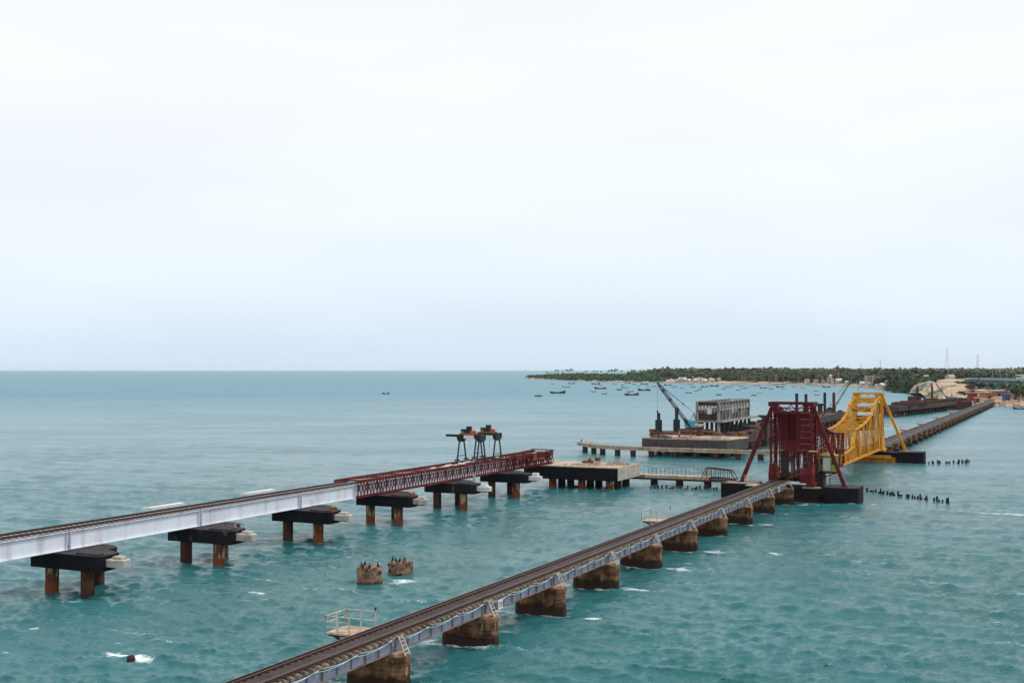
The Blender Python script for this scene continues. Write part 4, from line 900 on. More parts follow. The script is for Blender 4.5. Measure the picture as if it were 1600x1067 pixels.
# ------------------------------------------------------------------ crane pontoons with spuds and crawler cranes
def crane(label, loc, rot, tip, m_cab, L_ropes=True, scale=1.0):
    """crawler crane; tip = boom tip in local coordinates"""
    r = thing('crawler_crane', label, 'crane', loc, rot); k = scale; tip = Vector(tip)
    for y in (-1.3, 1.3):
        b = MB(); b.box(-2.3*k, 2.3*k, (y-.35)*k, (y+.35)*k, .1, .95*k); b.build('crawler_track', M['dark_steel'], r, bevel=.2)
    b = MB(); b.box(-1.2*k, 1.2*k, -1.0*k, 1.0*k, .5*k, 1.1*k); b.build('undercarriage', M['dark_steel'], r)
    b = MB(); b.box(-2.8*k, 1.9*k, -1.4*k, 1.4*k, 1.1*k, 2.0*k); b.box(-2.4*k, .4*k, -1.3*k, 1.3*k, 2.002*k, 2.6*k); b.build('house', m_cab, r, bevel=.08)
    b = MB(); b.box(.8*k, 2.2*k, -1.38*k, -.3*k, 2.003*k, 3.1*k); b.build('cab', m_cab, r, bevel=.08); b = MB(); b.box(2.203*k, 2.22*k, -1.2*k, -.5*k, 2.2*k, 2.9*k); b.box(1.0*k, 2.0*k, -1.40*k, -1.383*k, 2.3*k, 2.9*k); b.build('window', M['navy'], r)
    b = MB(); b.box(-3.5*k, -2.81*k, -1.3*k, 1.3*k, 1.15*k, 2.2*k); b.build('counterweight', M['dark_steel'], r)
    foot = Vector((1.9*k, 0, 1.4*k)); d = (tip-foot); n = 30; dn = d.normalized(); side = Vector((0, 1, 0)); up = side.cross(dn).normalized()
    b = MB()
    def wdt(f): return .29*k*min(1, f*7+.2, (1-f)*6+.3)
    for f0 in range(n):
        fa, fb = f0/n, (f0+1)/n; A = [foot+d*fa+side*i*wdt(fa)*.8+up*j*wdt(fa) for i, j in ((-1,-1),(1,-1),(1,1),(-1,1))]; B = [foot+d*fb+side*i*wdt(fb)*.8+up*j*wdt(fb) for i, j in ((-1,-1),(1,-1),(1,1),(-1,1))]
        for q in range(4): b.beam(A[q], B[q], .10*k); b.beam(A[q], B[(q+1) % 4], .05*k)
        if f0 in (5, 12, 19, 25):
            for q in range(4): b.beam(A[q], A[(q+1) % 4], .2*k)
    b.build('boom', M['boom'], r)
    b = MB(); mast = Vector((-1.8*k, 0, 4.6*k)); b.beam((-1.0*k, -.8*k, 2.6*k), mast, .12*k); b.beam((-1.0*k, .8*k, 2.6*k), mast, .12*k); b.beam((-2.6*k, 0, 2.6*k), mast, .1*k); b.build('gantry_mast', M['dark_steel'], r)
    b = MB(); b.beam(mast, foot+d*.97, .05*k); b.beam(mast, foot+d*.95+Vector((0, .3, 0)), .05*k); q = mast.lerp(foot+d*.97, .33); b.beam(q, foot+d*.5, .04*k); b.cyl(q-Vector((.2, 0, .2)), q+Vector((.2, 0, .2)), .16*k, n=6); b.build('stay_rope', M['dark_steel'], r)
    b = MB(); hk = tip-Vector((0, 0, tip.z*.50)); b.beam(tip, hk, .04*k); b.build('hoist_rope', M['dark_steel'], r); b = MB(); b.cyl(hk, hk-Vector((0, 0, .55*k)), .22*k, .14*k, 8); b.build('hook_block', M['dark_steel'], r)
    return r
M['boom'] = mat('grey_boom_paint', (.075,.07,.068), (.05,.045,.045), 1, .6)
def pontoon(label, t, s, w, d, z0, z1, m, spuds, stub=None, houses=()):
    r, org = rthing('spud_pontoon', label, 'pontoon', t, s)
    b = MB(); b.box(0, w, 0, d, z0, z1); b.build('hull', m, r, bevel=.08)
    b = MB(); b.box(.2, w-.2, .2, d-.2, z1+.002, z1+.05); b.build('deck_plate', M['site_maroon'], r)
    for (x, y, top, sl) in spuds:
        b = MB(); b.cyl((x, y, -6), (x, y, top), .42, n=12); b.build('spud', M['slate'] if sl else M['site_dark'], r)
        b = MB(); b.cyl((x, y, z1+.05), (x, y, z1+(3.0 if sl else 1.0)), .85 if sl else .7, n=12); b.build('spud_sleeve', M['slate'] if sl else M['site_maroon'], r)
    for (x, y, ww, dd, hh) in houses: b = MB(); b.box(x, x+ww, y, y+dd, z1+.055, z1+hh); b.build('deck_house', m, r)
    return r
pontoon('rust-brown spud pontoon carrying the turquoise crane behind the grey platform', -92.4, 274.5, 15, 9, .6, 3.6, M['rust_deck'], [(1.9, 1.4, 8.3, 1), (5.0, 6, 9.6, 1)], houses=[(6.5, 2.0, 4.5, 2, .9), (-.5, 1.2, 1.6, 1.6, .7)])
# boom tip is 12 m up and well to the left
cr_o = W(-83.0, 279, 3.66); tipw = G(1027, 262, 15.9); loc = Matrix.Rotation(TH-R(180), 4, 'Z') @ (Vector(tipw)-cr_o)
ang = math.atan2(tipw[1]-cr_o.y, tipw[0]-cr_o.x); rad_ = math.hypot(tipw[1]-cr_o.y, tipw[0]-cr_o.x)
crane('turquoise crawler crane on the rust-brown pontoon, lattice boom raised to the left', cr_o, ang, (rad_, 0, tipw[2]-cr_o.z), M['turq'])

# ------------------------------------------------------------------ concrete frame building on stilts
root, org = rthing('concrete_frame_building', 'roofless two-storey concrete frame building raised on stilts beside the dark site', 'building', -77.0, 281.0)
BC = M['building_conc'] = mat('raw_building_concrete', (.36,.355,.34), (.25,.24,.22), .8, .9, streak=(.15,.12,.1))
Wd, Dp = 5.3, 30.0; z0, z1, z2, z3 = 6.0, 6.45, 8.9, 11.0
for x in (-Wd, 0):
    for k in range(8):
        yy = k*(Dp/7); b = MB(); b.box(x-.3, x+.3, yy-.3, yy+.3, -4, z0); b.build('stilt', BC if k < 1 else M['site_dark'], root)
b = MB(); b.box(-Wd-1.0, 1.3, -1.0, Dp+8, z0, z1); b.build('floor_slab', BC, root)
nb = 10
for x in (-Wd, 0):
    for k in range(nb+1):
        yy = k*(Dp/nb); w_ = .32 if k in (0,) else .2; b = MB(); b.box(x-w_, x+w_, yy-w_, yy+w_, z1+.002, z3); b.build('column', BC, root)
for zz, ex in ((z2, .45), (z3-1.15, .05), (z3-.1, .02)):
    b = MB(); b.box(-Wd-ex, -Wd+.25, -.1, Dp, zz, zz+.22); b.box(-.25+.003, ex+.003, -.1, Dp, zz, zz+.22); b.box(-Wd+.252, -.25, -ex-.3, .25, zz, zz+.22); b.box(-Wd+.252, -.25, Dp-.3, Dp, zz, zz+.22); b.build('ring_beam', BC, root)
b = MB(); b.box(-Wd+.35, -.35, .1, .3, z1+.003, z2-.7); b.build('wall_and_shade_panel', M['site_dark'], root)  # dark sheet added for the shaded interior behind the open front
for k in range(nb):
    if k in (3, 7): continue
    ya = k*(Dp/nb)+.22; yb = (k+1)*(Dp/nb)-.22; b = MB(); b.box(-.12, .08, ya, yb, z1+.003, z2-(.9 if k % 3 else .02)); b.box(-Wd-.08, -Wd+.12, ya, yb, z1+.003, z2-.02); b.build('wall_and_shade_panel', M['cap_top'] if k % 2 else M['platform_grey'], root)  # dark tones put the shade of the open bays into these panels
for k in range(nb):
    ya = k*(Dp/nb)+.22; yb = (k+1)*(Dp/nb)-.22; b = MB(); b.box(-.1, .06, ya, yb, z3-.9, z3-.12); b.box(-Wd-.06, -Wd+.1, ya, yb, z3-.9, z3-.12); b.build('parapet_panel', M['site_dark'] if k % 2 else M['platform_grey'], root)
b = MB(); b.box(-Wd+.35, -.35, .02, .16, z3-.95, z3-.12); b.build('parapet_panel', M['site_dark'], root)
b = MB(); b.box(-2.6, -1.5, -.85, -.8, z2-.9, z2+.5); b.build('notice_board', M['conc_white'], root)
b = MB(); b.box(-3.6, -.8, 29, 34, z1+.003, z2+.9); b.build('wall_and_shade_panel', M['conc_white'], root)

# ------------------------------------------------------------------ dark site platforms and T-piers along the new line
def site_block(label, t0, t1, s0, s1, z0, z1, m, seed, nclut=14, piles=True, topm=None):
    r, org = rthing('staging_platform', label, 'staging', t0, s0); rr = random.Random(seed)
    b = MB(); b.box(0, t1-t0, 0, s1-s0, z0, z1); b.build('deck', m, r)
    for k in range(int((s1-s0)/5)+1): b = MB(); b.box(-.6, t1-t0+.6, k*5-.2, k*5+.2, z0-.5, z0-.002); b.build('cross_beam', M['site_dark'], r)
    if piles:
        n = max(2, int((s1-s0)/7))
        for k in range(n+1):
            for x in (.5, t1-t0-.5): b = MB(); y = .5+k*(s1-s0-1)/n; b.cyl((x, y, -5), (x, y, z0), .55, n=8); b.build('pile', M['rusty_pile_dark'], r)
    for k in range(nclut):
        b = MB()
        w_ = rr.uniform(.5, 2.4); x = rr.uniform(.2, max(.3, t1-t0-w_)); y = rr.uniform(0, s1-s0-1.5); b.box(x, x+w_, y, y+rr.uniform(.6, 4), z1+.003, z1+rr.uniform(.15, .9)); b.build('stacked_timber', topm or rr.choice((M['site_maroon'], M['site_maroon'], M['site_dark'], M['platform_grey'], M['rust_deck'])), r)
    return r
site_block('dark timber and steel staging between the grey platform and the stilted building', -74.5, -68, 264, 300, 1.8, 3.4, M['site_dark'], 1, 20)
site_block('dark staging platform left of the red tower, behind the stilted building', -80, -70, 302, 352, 2.2, 4.2, M['site_dark'], 2, 16)
site_block('low rust-brown staging in front of the stilted building', -84, -75.5, 266, 280, 1.6, 3.6, M['site_maroon'], 3, 16)
site_block('dark staging platform between the red and yellow towers', -82, -71, 372, 430, 2.0, 4.0, M['site_dark'], 4, 18)
for i, (px, D, zt) in enumerate(((1195, 292, 7.6), (1281, 400, 7.4))):
    p = G(px, D); r = thing('t_pier', ['dark T-shaped pier head standing just left of the red raking leg', 'dark T-shaped pier head between the red and yellow towers'][i], 'pier', p, -TH)
    b = MB(); b.box(-.7, .7, -.7, .7, -5, zt-.7); b.build('shaft', M['site_dark'], r); b = MB(); b.prism([(-.75, -.8), (.75, -.8), (.75, .8), (-.75, .8)], zt-.7, zt-.3, [(-1.6, -.9), (1.6, -.9), (1.6, .9), (-1.6, .9)]); b.prism([(-1.6, -.9), (1.6, -.9), (1.6, .9), (-1.6, .9)], zt-.298, zt); b.build('head', M['site_dark'], r)
q = G(1236, 425); r = pontoon('dark spud pontoon behind the red tower', -84, 388, 12, 26, .8, 3.0, M['site_maroon'], [], houses=[(3, 3, 6, 7, 1.6)])
def lone_spuds(lst):
    for i, (px, D, top, lab) in enumerate(lst):
        o = MB().cyl((0, 0, -6), (0, 0, top), .5 if D < 600 else .8, n=12); o = o.build('steel_pile', M['site_maroon'] if i % 2 else M['slate']); o.location = G(px, D); tag(o, lab, 'pile')
lone_spuds([(1244.5, 385, 11.1, 'tall steel pile rising behind the middle of the red portal, left of two'), (1259, 385, 10.9, 'tall steel pile rising behind the right half of the red portal'), (1288.3, 410, 10.9, 'tall dark steel pile between the red and yellow towers, left of two'), (1302.4, 410, 10.9, 'tall dark steel pile beside the crane boom, left of the yellow tower'),
            (1433, 545, 11.0, 'dark steel pile right of the yellow tower, left of two'), (1456, 560, 11.0, 'dark steel pile right of the yellow tower, right of two')])
cr_o = G(1299, 423, 3.3); tipw = G(1341, 455, 19.2); ang = math.atan2(tipw.y-cr_o.y, tipw.x-cr_o.x); rad_ = math.hypot(tipw.y-cr_o.y, tipw.x-cr_o.x)
crane('dark crane left of the yellow tower with its boom raised to the right', cr_o, ang, (rad_, 0, tipw.z-cr_o.z), M['site_dark'], scale=.8)

# ------------------------------------------------------------------ long trestle towards the shore
def trestle(label, pts, z0, z1, wdt, m, np_, seed, clut=40):
    r = thing('pile_trestle', label, 'trestle', pts[0]); o0 = Vector(pts[0]); b = MB(); c = MB(); rr = random.Random(seed); P_ = [Vector(p)-o0 for p in pts]
    for a, q in zip(P_[:-1], P_[1:]):
        d = (q-a).normalized(); n = Vector((-d.y, d.x, 0))*wdt/2; b.prism([(a+n).to_tuple()[:2], (q+n).to_tuple()[:2], (q-n).to_tuple()[:2], (a-n).to_tuple()[:2]], z0, z1)
        for k in range(clut):
            f = rr.random(); p = a.lerp(q, f)+n*rr.uniform(-.8, .8); w_ = rr.uniform(.5, 3.4); c.box(p.x-w_, p.x+w_, p.y-1, p.y+1, z1+.003, z1+rr.uniform(.2, 1.3))
    b.build('deck', m, r); c.build('stacked_material', M['site_maroon'], r, kind='stuff')
    pm = MB().cyl((0, 0, -4), (0, 0, z0), .42, n=7).mesh('pile', M['rusty_pile_dark']); g = MB()
    for k in range(np_):
        f = k/(np_-1)*(len(P_)-1); i = min(int(f), len(P_)-2); a = P_[i].lerp(P_[i+1], f-i); d = (P_[i+1]-P_[i]).normalized(); n = Vector((-d.y, d.x, 0))*wdt*.42
        inst('pile', pm, r, a+n); inst('pile', pm, r, a-n); g.box(a.x-2.2, a.x+1.6, a.y-wdt*.45, a.y+wdt*.45, z0-1.6, z0-.003) if k % 3 == 0 else None
    g.build('skirt_beam', M['site_maroon'], r, kind='stuff')
    return r
trestle('long dark pile trestle of the new line behind the yellow tower, leading to the shore', [G(1386, 478), G(1440, 520), G(1500, 590)], 2.2, 4.0, 9, M['site_dark'], 24, 3)
r = pontoon('maroon work barge with two piles moored at the end of the dark trestle', 0, 0, 31, 12, -.2, 4.0, M['site_maroon'], [], houses=[(1, 2, 4, 5, 2.2), (10, 3, 5, 5, 1.2), (19, 3, 9, 5, .8)])
r.location = G(1428, 556); r.rotation_euler = (0, 0, R(14))
cr_o = G(1483, 570, 4.05); tipw = G(1457, 570, 15.0); crane('small blue crawler crane on the maroon barge by the shore, boom raised left', cr_o, math.pi, (cr_o.x-tipw.x, 0, 10.5), M['crane_blue'], scale=.7)
cr_o = G(1517, 720, 7.0); crane('dark crane on the embankment by the road bridge with a raised boom', cr_o, .35, (9.0, 0, 10.5), M['site_dark'], scale=1.0)

# ------------------------------------------------------------------ boats
def hull_mesh(kind):
    b = MB(); n = 9; L_ = 1.0; secs = []
    for i in range(n):
        f = i/(n-1); x = (f-.5)*L_; wdt = .15*math.sin(math.pi*min(1, .18+f*.82))**.6 if f > .5 else .15*min(1, .72+f*.6); wdt *= (1 if f < .98 else .12)
        sheer = .085+.07*(2*f-1)**2+(.07*max(0, f-.6)/.4); keel = -.05+.04*max(0, (f-.8)/.2)
        secs.append([(x, -wdt, sheer), (x, -wdt*.82, 0.01), (x, 0, keel), (x, wdt*.82, .01), (x, wdt, sheer)])
    vs = [p for s in secs for p in s]; fs = [(i*5+j, (i+1)*5+j, (i+1)*5+j+1, i*5+j+1) for i in range(n-1) for j in range(4)]+[(0, 1, 2, 3, 4), tuple((n-1)*5+j for j in (4, 3, 2, 1, 0))]
    b.add(vs, fs); b.mi = 1
    b.add([p for s in secs for p in ((s[0][0], s[0][1]*.92, s[0][2]-.025), (s[4][0], s[4][1]*.92, s[4][2]-.025))], [(2*i, 2*i+1, 2*i+3, 2*i+2) for i in range(n-1)])
    b.mi = 2
    for s_, s2 in zip(secs[:-1], secs[1:]):
        for j in (0, 4): b.beam(s_[j], s2[j], .018)
    return b
def boat(label, px, py, wpx, hullc, deckc=(.35,.30,.26), trim=(.5,.45,.4), kind='long', head=None, group=None, cat='boat'):
    p = GY(px, py, 0); L_ = wpx/FPX*p.length
    rot = head if head is not None else random.choice((0, math.pi))+random.uniform(-.25, .25)
    foreshort = max(.45, abs(math.cos(rot-math.atan2(-p.x, p.y)*0))); L_ = max(4, L_/foreshort*(.95))
    mats = [bmat(hullc), bmat(deckc), bmat(trim)]
    r = thing('fishing_boat', label, cat, p, rot, group)
    key = 'hull'; me = HULL.copy(); 
    for i, m in enumerate(mats): me.materials[i] = m
    inst('hull', me, r, (0, 0, .0), sc=(L_, L_*.95, L_*.95))
    if kind == 'long':
        b = MB(); b.box(-.34*L_, -.16*L_, -.07*L_, .07*L_, .07*L_, .155*L_); b.build('wheelhouse', mats[1], r); b = MB(); b.box(-.36*L_, -.14*L_, -.085*L_, .085*L_, .156*L_, .168*L_); b.build('roof', mats[2], r)
    elif kind == 'mast':
        b = MB(); b.box(-.20*L_, .06*L_, -.08*L_, .08*L_, .07*L_, .23*L_); b.build('wheelhouse', mats[1], r); b = MB(); b.box(-.24*L_, .1*L_, -.1*L_, .1*L_, .231*L_, .245*L_); b.build('roof', mats[2], r)
        b = MB(); b.cyl((.1*L_, 0, .08*L_), (.1*L_, 0, .48*L_), .012*L_, n=6); b.build('mast', bmat((.2,.17,.15)), r)
    elif kind == 'canopy':
        b = MB(); b.box(-.32*L_, .12*L_, -.13*L_, .13*L_, .30*L_, .325*L_); b.build('canopy', mats[2], r)
        b = MB()
        for x in (-.30, .10):
            for y in (-.12, .12): b.beam((x*L_, y*L_, .09*L_), (x*L_, y*L_, .30*L_), .015*L_)
        b.build('canopy_post', mats[2], r)
    return r
_bm = {}
def bmat(c):
    c = tuple(round(v, 3) for v in c)
    if c not in _bm: _bm[c] = mat('boat_paint', c, tuple(v*.7 for v in c), .6, .5)
    return _bm[c]
HULL = hull_mesh('').mesh('hull', [M['navy'], M['conc'], M['conc']])
DK = (.035,.035,.05); RD = (.20,.045,.035); BL = (.04,.10,.22); MA = (.13,.035,.04); TE = (.05,.16,.18); PK = (.40,.30,.28); GR = (.05,.25,.14); WH = (.55,.52,.48)
BOATS = [
 (841.5,619.5,12.5,DK,(.2,.25,.2),WH,'mast','dark motor boat with a small mast, leftmost of the moored fleet'),
 (871.5,614.5,25,DK,PK,PK,'none','long dark boat with a pinkish gunwale near the left end of the fleet'),
 (602.5,615.5,12,(.03,.03,.03),(.1,.09,.08),(.2,.18,.15),'long','lone dark boat far out in the open sea to the left'),
 (987,617.5,23,RD,(.35,.12,.09),(.5,.3,.22),'long','long red boat in front of a beige one, nearest of the middle fleet'),
 (984.5,612.3,10,(.14,.12,.10),(.35,.3,.2),(.4,.36,.28),'long','beige and brown boat just behind the long red boat'),
 (1006.5,610.3,20,MA,(.18,.06,.05),(.3,.2,.2),'long','long maroon boat left of the turquoise crane boom tip'),
 (938,607.7,19,RD,(.45,.35,.33),(.5,.42,.4),'long','red-brown boat with pale upperworks above two small dark boats'),
 (927.5,612.2,7,BL,(.08,.14,.3),(.1,.12,.25),'long','small blue boat seen end-on left of centre'),
 (944.5,615.7,8,(.05,.03,.035),(.15,.08,.08),(.2,.15,.15),'long','small dark maroon boat seen end-on below the red-brown boat'),
 (967.5,609.6,9.5,(.03,.06,.07),(.2,.2,.15),(.35,.3,.22),'mast','dark teal boat with a pale wheelhouse left of the red boat'),
 (1076,614.2,10,(.03,.04,.05),(.3,.28,.25),(.4,.38,.32),'long','dark boat with pale deck right of the turquoise crane boom'),
 (1087.5,611.3,7,RD,(.3,.15,.1),(.25,.12,.1),'long','short red boat, left one of two close together above the stilted building'),
 (1093,609.3,7,RD,(.28,.12,.1),(.25,.12,.1),'long','short red boat, right one of two close together above the stilted building'),
 (1123,617.5,9,(.04,.03,.05),(.25,.15,.15),(.3,.25,.3),'mast','dark boat with a small wheelhouse right above the stilted building'),
 (1178,618.3,7,(.05,.045,.05),(.2,.16,.15),(.3,.27,.25),'mast','dark boat with a wheelhouse left of the red portal top'),
 (1187,614.8,6.5,(.35,.36,.38),(.6,.6,.6),(.75,.75,.75),'canopy','small pale boat under a white canopy left of the red portal'),
 (1153.5,610.3,5.5,MA,(.2,.1,.1),(.25,.15,.15),'long','small maroon boat alone above the stilted building'),
 (1131.5,608,6,MA,(.2,.1,.1),(.3,.2,.2),'mast','small maroon boat with a wheelhouse left of a pinkish boat'),
 (1138,604.8,11,PK,PK,PK,'long','long pinkish boat near the beach above the stilted building'),
 (1116,603.8,14,MA,(.25,.12,.12),(.2,.1,.1),'long','long maroon boat near the beach right of the crane boom tip'),
 (1101,604.6,13,(.16,.26,.34),(.3,.4,.45),(.35,.45,.5),'long','long pale blue boat near the beach'),
 (1083,605,9,BL,(.2,.3,.4),(.3,.35,.4),'long','blue boat just right of the crane boom near the beach'),
 (976,606.2,11,GR,(.15,.4,.25),(.2,.5,.3),'none','low bright green boat in the middle of the fleet'),
 (893,599.6,11,(.05,.05,.06),(.4,.33,.28),(.4,.35,.3),'long','dark boat with beige upperworks near the left beach'),
 (931,600.3,14,(.16,.14,.13),(.35,.3,.27),(.3,.27,.24),'none','low grey-brown boat near the left beach'),
 (884,605,14,(.5,.5,.5),(.45,.4,.35),(.5,.48,.42),'none','long low white boat above the dark pinkish-topped boat'),
 (863,600,5.5,DK,DK,DK,'none','tiny dark boat nearest the wooded point'),
 (973,602.3,5.5,DK,(.15,.12,.12),DK,'mast','tiny dark boat with a mast above the green boat'),
 (1007,600.6,12,MA,(.2,.12,.12),MA,'none','long low maroon boat by the beach left of the crane boom tip'),
 (1021.5,604.3,8,MA,(.3,.15,.12),(.3,.2,.2),'long','maroon boat under the crane boom tip'),
 (1053.5,604.5,9,(.2,.2,.23),(.35,.33,.35),(.4,.38,.4),'long','grey boat right of the crane boom tip near the beach'),
 (1065,606.5,6,TE,(.2,.35,.35),(.3,.4,.4),'long','small teal boat right of the crane boom'),
 (1291,605.3,12,(.06,.05,.06),(.15,.12,.13),(.2,.16,.17),'none','long low dark boat near the beach left of the yellow portal'),
 (1205,607.8,8,BL,(.15,.2,.3),(.2,.25,.35),'none','low blue boat left above the red portal'),
 (1389,609.2,9,(.08,.05,.12),(.2,.12,.2),(.2,.15,.2),'none','purple-dark boat drawn up right of the yellow portal'),
 (1390,613.0,7,BL,(.1,.15,.3),(.2,.2,.3),'none','small blue boat right of the yellow portal'),
 (1592,639.3,17,BL,(.05,.1,.2),(.08,.12,.2),'none','blue boat moored by the sand at the right edge'),
]
for (px, py, wp, a, b_, c, k, lab) in BOATS: boat(lab, px, py, wp, a, b_, c, k)
small = [(938,602.4,7),(980.5,599,9),(991,601,7),(999,602.8,5),(1012,604,6),(1043,602.3,12),(1079,601,9),(1070,601,4),(1095,606.8,4),(1158,603.4,8),(1161,607.2,8),(1168,606.2,6),(1193,606.6,12),(1219,605.2,13),(1224,608.2,7),(1277,617.2,5),(1255,606,7),(960,600.8,7),(1033,603.6,7),(1148,601.7,8),(1182,603.2,9),(1240,604.4,7),(1275,611,5)]
for i, (px, py, wp) in enumerate(small):
    c = random.choice((MA, BL, TE, DK, (.2,.15,.12), (.25,.25,.27), GR)); boat('small moored fishing boat far out near the beach, a few pixels wide', px, py, wp, c, tuple(min(.6, v*1.5+.15) for v in c), (.4,.36,.32), random.choice(('none', 'long', 'none')), group='small boats moored near the beach')

# ------------------------------------------------------------------ trees
def crown_mesh(seed, R_=3.2, Hc=3.4, z0=3.0, n=240, leaf=.75, trunk=True):
    rr = random.Random(seed); vs = []; fs = []; cl = [(rr.uniform(-.55, .55)*R_, rr.uniform(-.55, .55)*R_, z0+rr.uniform(.25, .8)*Hc, rr.uniform(.42, .62)*R_) for _ in range(7)]
    for k in range(n):
        cx, cy, cz, cr = rr.choice(cl); u = Vector((rr.gauss(0, 1), rr.gauss(0, 1), rr.gauss(0, .8))).normalized(); p = Vector((cx, cy, cz))+u*cr*rr.uniform(.75, 1.08)
        nrm = (u+Vector((rr.uniform(-.6, .6), rr.uniform(-.6, .6), rr.uniform(-.3, .7)))).normalized(); a = nrm.orthogonal().normalized()*leaf*rr.uniform(.5, 1.1); b_ = nrm.cross(a).normalized()*leaf*rr.uniform(.4, .9); i = len(vs)
        vs += [p-a, p+b_, p+a, p-b_]; fs.append((i, i+1, i+2, i+3))
    b = MB(); b.add(vs, fs)
    for cx, cy, cz, cr in cl:   # inner mass
        i = len(b.v); 
        m = 6; ring = [(cx+cr*.72*math.cos(6.283*q/m), cy+cr*.72*math.sin(6.283*q/m), cz) for q in range(m)]; b.add(ring+[(cx, cy, cz+cr*.7), (cx, cy, cz-cr*.6)], [(q, (q+1) % m, m) for q in range(m)]+[((q+1) % m, q, m+1) for q in range(m)])
    return b
def palm_mesh(seed, h=13):
    rr = random.Random(seed); b = MB(); lean = rr.uniform(-1.2, 1.2)
    for k in range(19):
        a = rr.uniform(0, 6.283); el = rr.uniform(-.3, .95); Lf = rr.uniform(2.8, 3.9); p = Vector((lean, 0, h)); d = Vector((math.cos(a)*math.cos(el), math.sin(a)*math.cos(el), math.sin(el))); pts = [p]
        for j in range(4): p = p+d*Lf/4; d = (d+Vector((0, 0, -.33))).normalized(); pts.append(p)
        s = Vector((-math.sin(a), math.cos(a), 0)); wd = (.12, .5, .55, .4, .04)
        vs = [q for j, c in enumerate(pts) for q in (c-s*wd[j]-Vector((0, 0, wd[j]*.4)), c+Vector((0, 0, .04)), c+s*wd[j]-Vector((0, 0, wd[j]*.4)))]
        b.add(vs, [(3*j+i, 3*j+3+i, 3*j+4+i, 3*j+1+i) for j in range(4) for i in (0, 1)])
    return b, lean
CROWNS = [crown_mesh(i, 3.2+.5*(i % 3), 3.2+.6*(i % 2), 2.8).mesh('crown', M['leaf']) for i in range(6)]
TRUNK = MB().cyl((0, 0, -.5), (.1, 0, 4.6), .26, .14, 7); [TRUNK.cyl((.05, 0, 3.0), (1.3*math.cos(a), 1.3*math.sin(a), 5.0), .12, .05, 5) for a in (.4, 2.4, 4.6)]; TRUNK = TRUNK.mesh('trunk', M['trunk'])
PALMS = []
for i in range(5):
    pb, lean = palm_mesh(i, 11+i*.7); tr = MB(); h = 11+i*.7; tr.loft([(0, 0, -.5), (lean*.2, 0, h*.35), (lean*.6, 0, h*.7), (lean, 0, h)], [.26, .19, .16, .14], 6); PALMS.append((pb.mesh('crown', M['palm']), tr.mesh('trunk', M['trunk'])))
def palm(px, D, top_y=None, label=None, group=None, z=None):
    zg = LZ(px, D) if z is None else z; i = random.randrange(5); h = 11+i*.7
    sc = ((H-(top_y-577.5)/FPX*D)-zg)/(h+1.2) if top_y else random.uniform(.8, 1.15)
    r = thing('palm_tree', label, 'palm tree', G(px, D, zg), random.uniform(0, 6.28), group); inst('crown', PALMS[i][0], r, sc=(max(.9, sc),)*2+(sc,)); inst('trunk', PALMS[i][1], r, sc=(1.5, 1.5, sc)); return r
def tree(px, D, sc, label, group, z=None):
    zg = LZ(px, D) if z is None else z; r = thing('broadleaf_tree', label, 'tree', G(px, D, zg), random.uniform(0, 6.28), group); k = (sc*random.uniform(.9, 1.2), sc*random.uniform(.9, 1.2), sc)
    inst('crown', random.choice(CROWNS), r, sc=k); inst('trunk', TRUNK, r, sc=(sc, sc, sc)); return r
PL = 'slender coconut palm rising above the scrub of the wooded point'
for k, (px, ty) in enumerate([(853,579.5),(856.3,580.5),(861,580.5),(866.6,580.5),(869.8,577),(871.8,577.5),(879.6,577.5),(884.6,576.5),(889.6,577.3),(894,575.5),(849.6,584.5),(866,584.5),(916,578.5),(927.8,578),(933,578.5),(939.5,578.8),(955,576.5),(961,577),(965,575.5),(952,577.5),(972,578),(987,576.8)]):
    palm(px, shore(px)+random.uniform(110, 190), ty, PL, 'palms on the wooded point')
# skyline palms and front row trees along the bay
for k in range(62):
    px = random.uniform(985, 1420); D = shore(px)+random.uniform(90, 330); palm(px, D, random.uniform(575.2, 578.6), 'coconut palm in the grove along the bay', 'palms in the grove along the bay')
for k in range(48):
    px = random.uniform(1140, 1300); D = shore(px)+random.uniform(14, 70); palm(px, D, random.uniform(578, 583), 'coconut palm with a pale trunk at the front of the grove behind the beach', 'palms at the front of the beach grove')
for k in range(34):
    px = random.uniform(1420, 1600); D = random.uniform(1060, 1300); palm(px, D, random.uniform(577.5, 581), 'coconut palm in the woods behind the building site', 'palms behind the building site')
for k in range(95):
    px = random.uniform(985, 1405); D = shore(px)+random.uniform(45, 120); tree(px, D, random.uniform(1.0, 1.75), 'rounded broadleaf tree in the front row along the bay', 'front row of trees along the bay')
for k in range(22):
    px = random.uniform(1582, 1625); D = random.uniform(628, 680); tree(px, D, random.uniform(.6, 1.25), 'dense dark tree at the right edge behind the site', 'dark trees at the right edge')
for k in range(16):
    px = random.uniform(1550, 1605); D = random.uniform(760, 860); tree(px, D, random.uniform(.9, 1.3), 'tree standing behind the green piers of the road bridge', 'trees behind the road bridge')
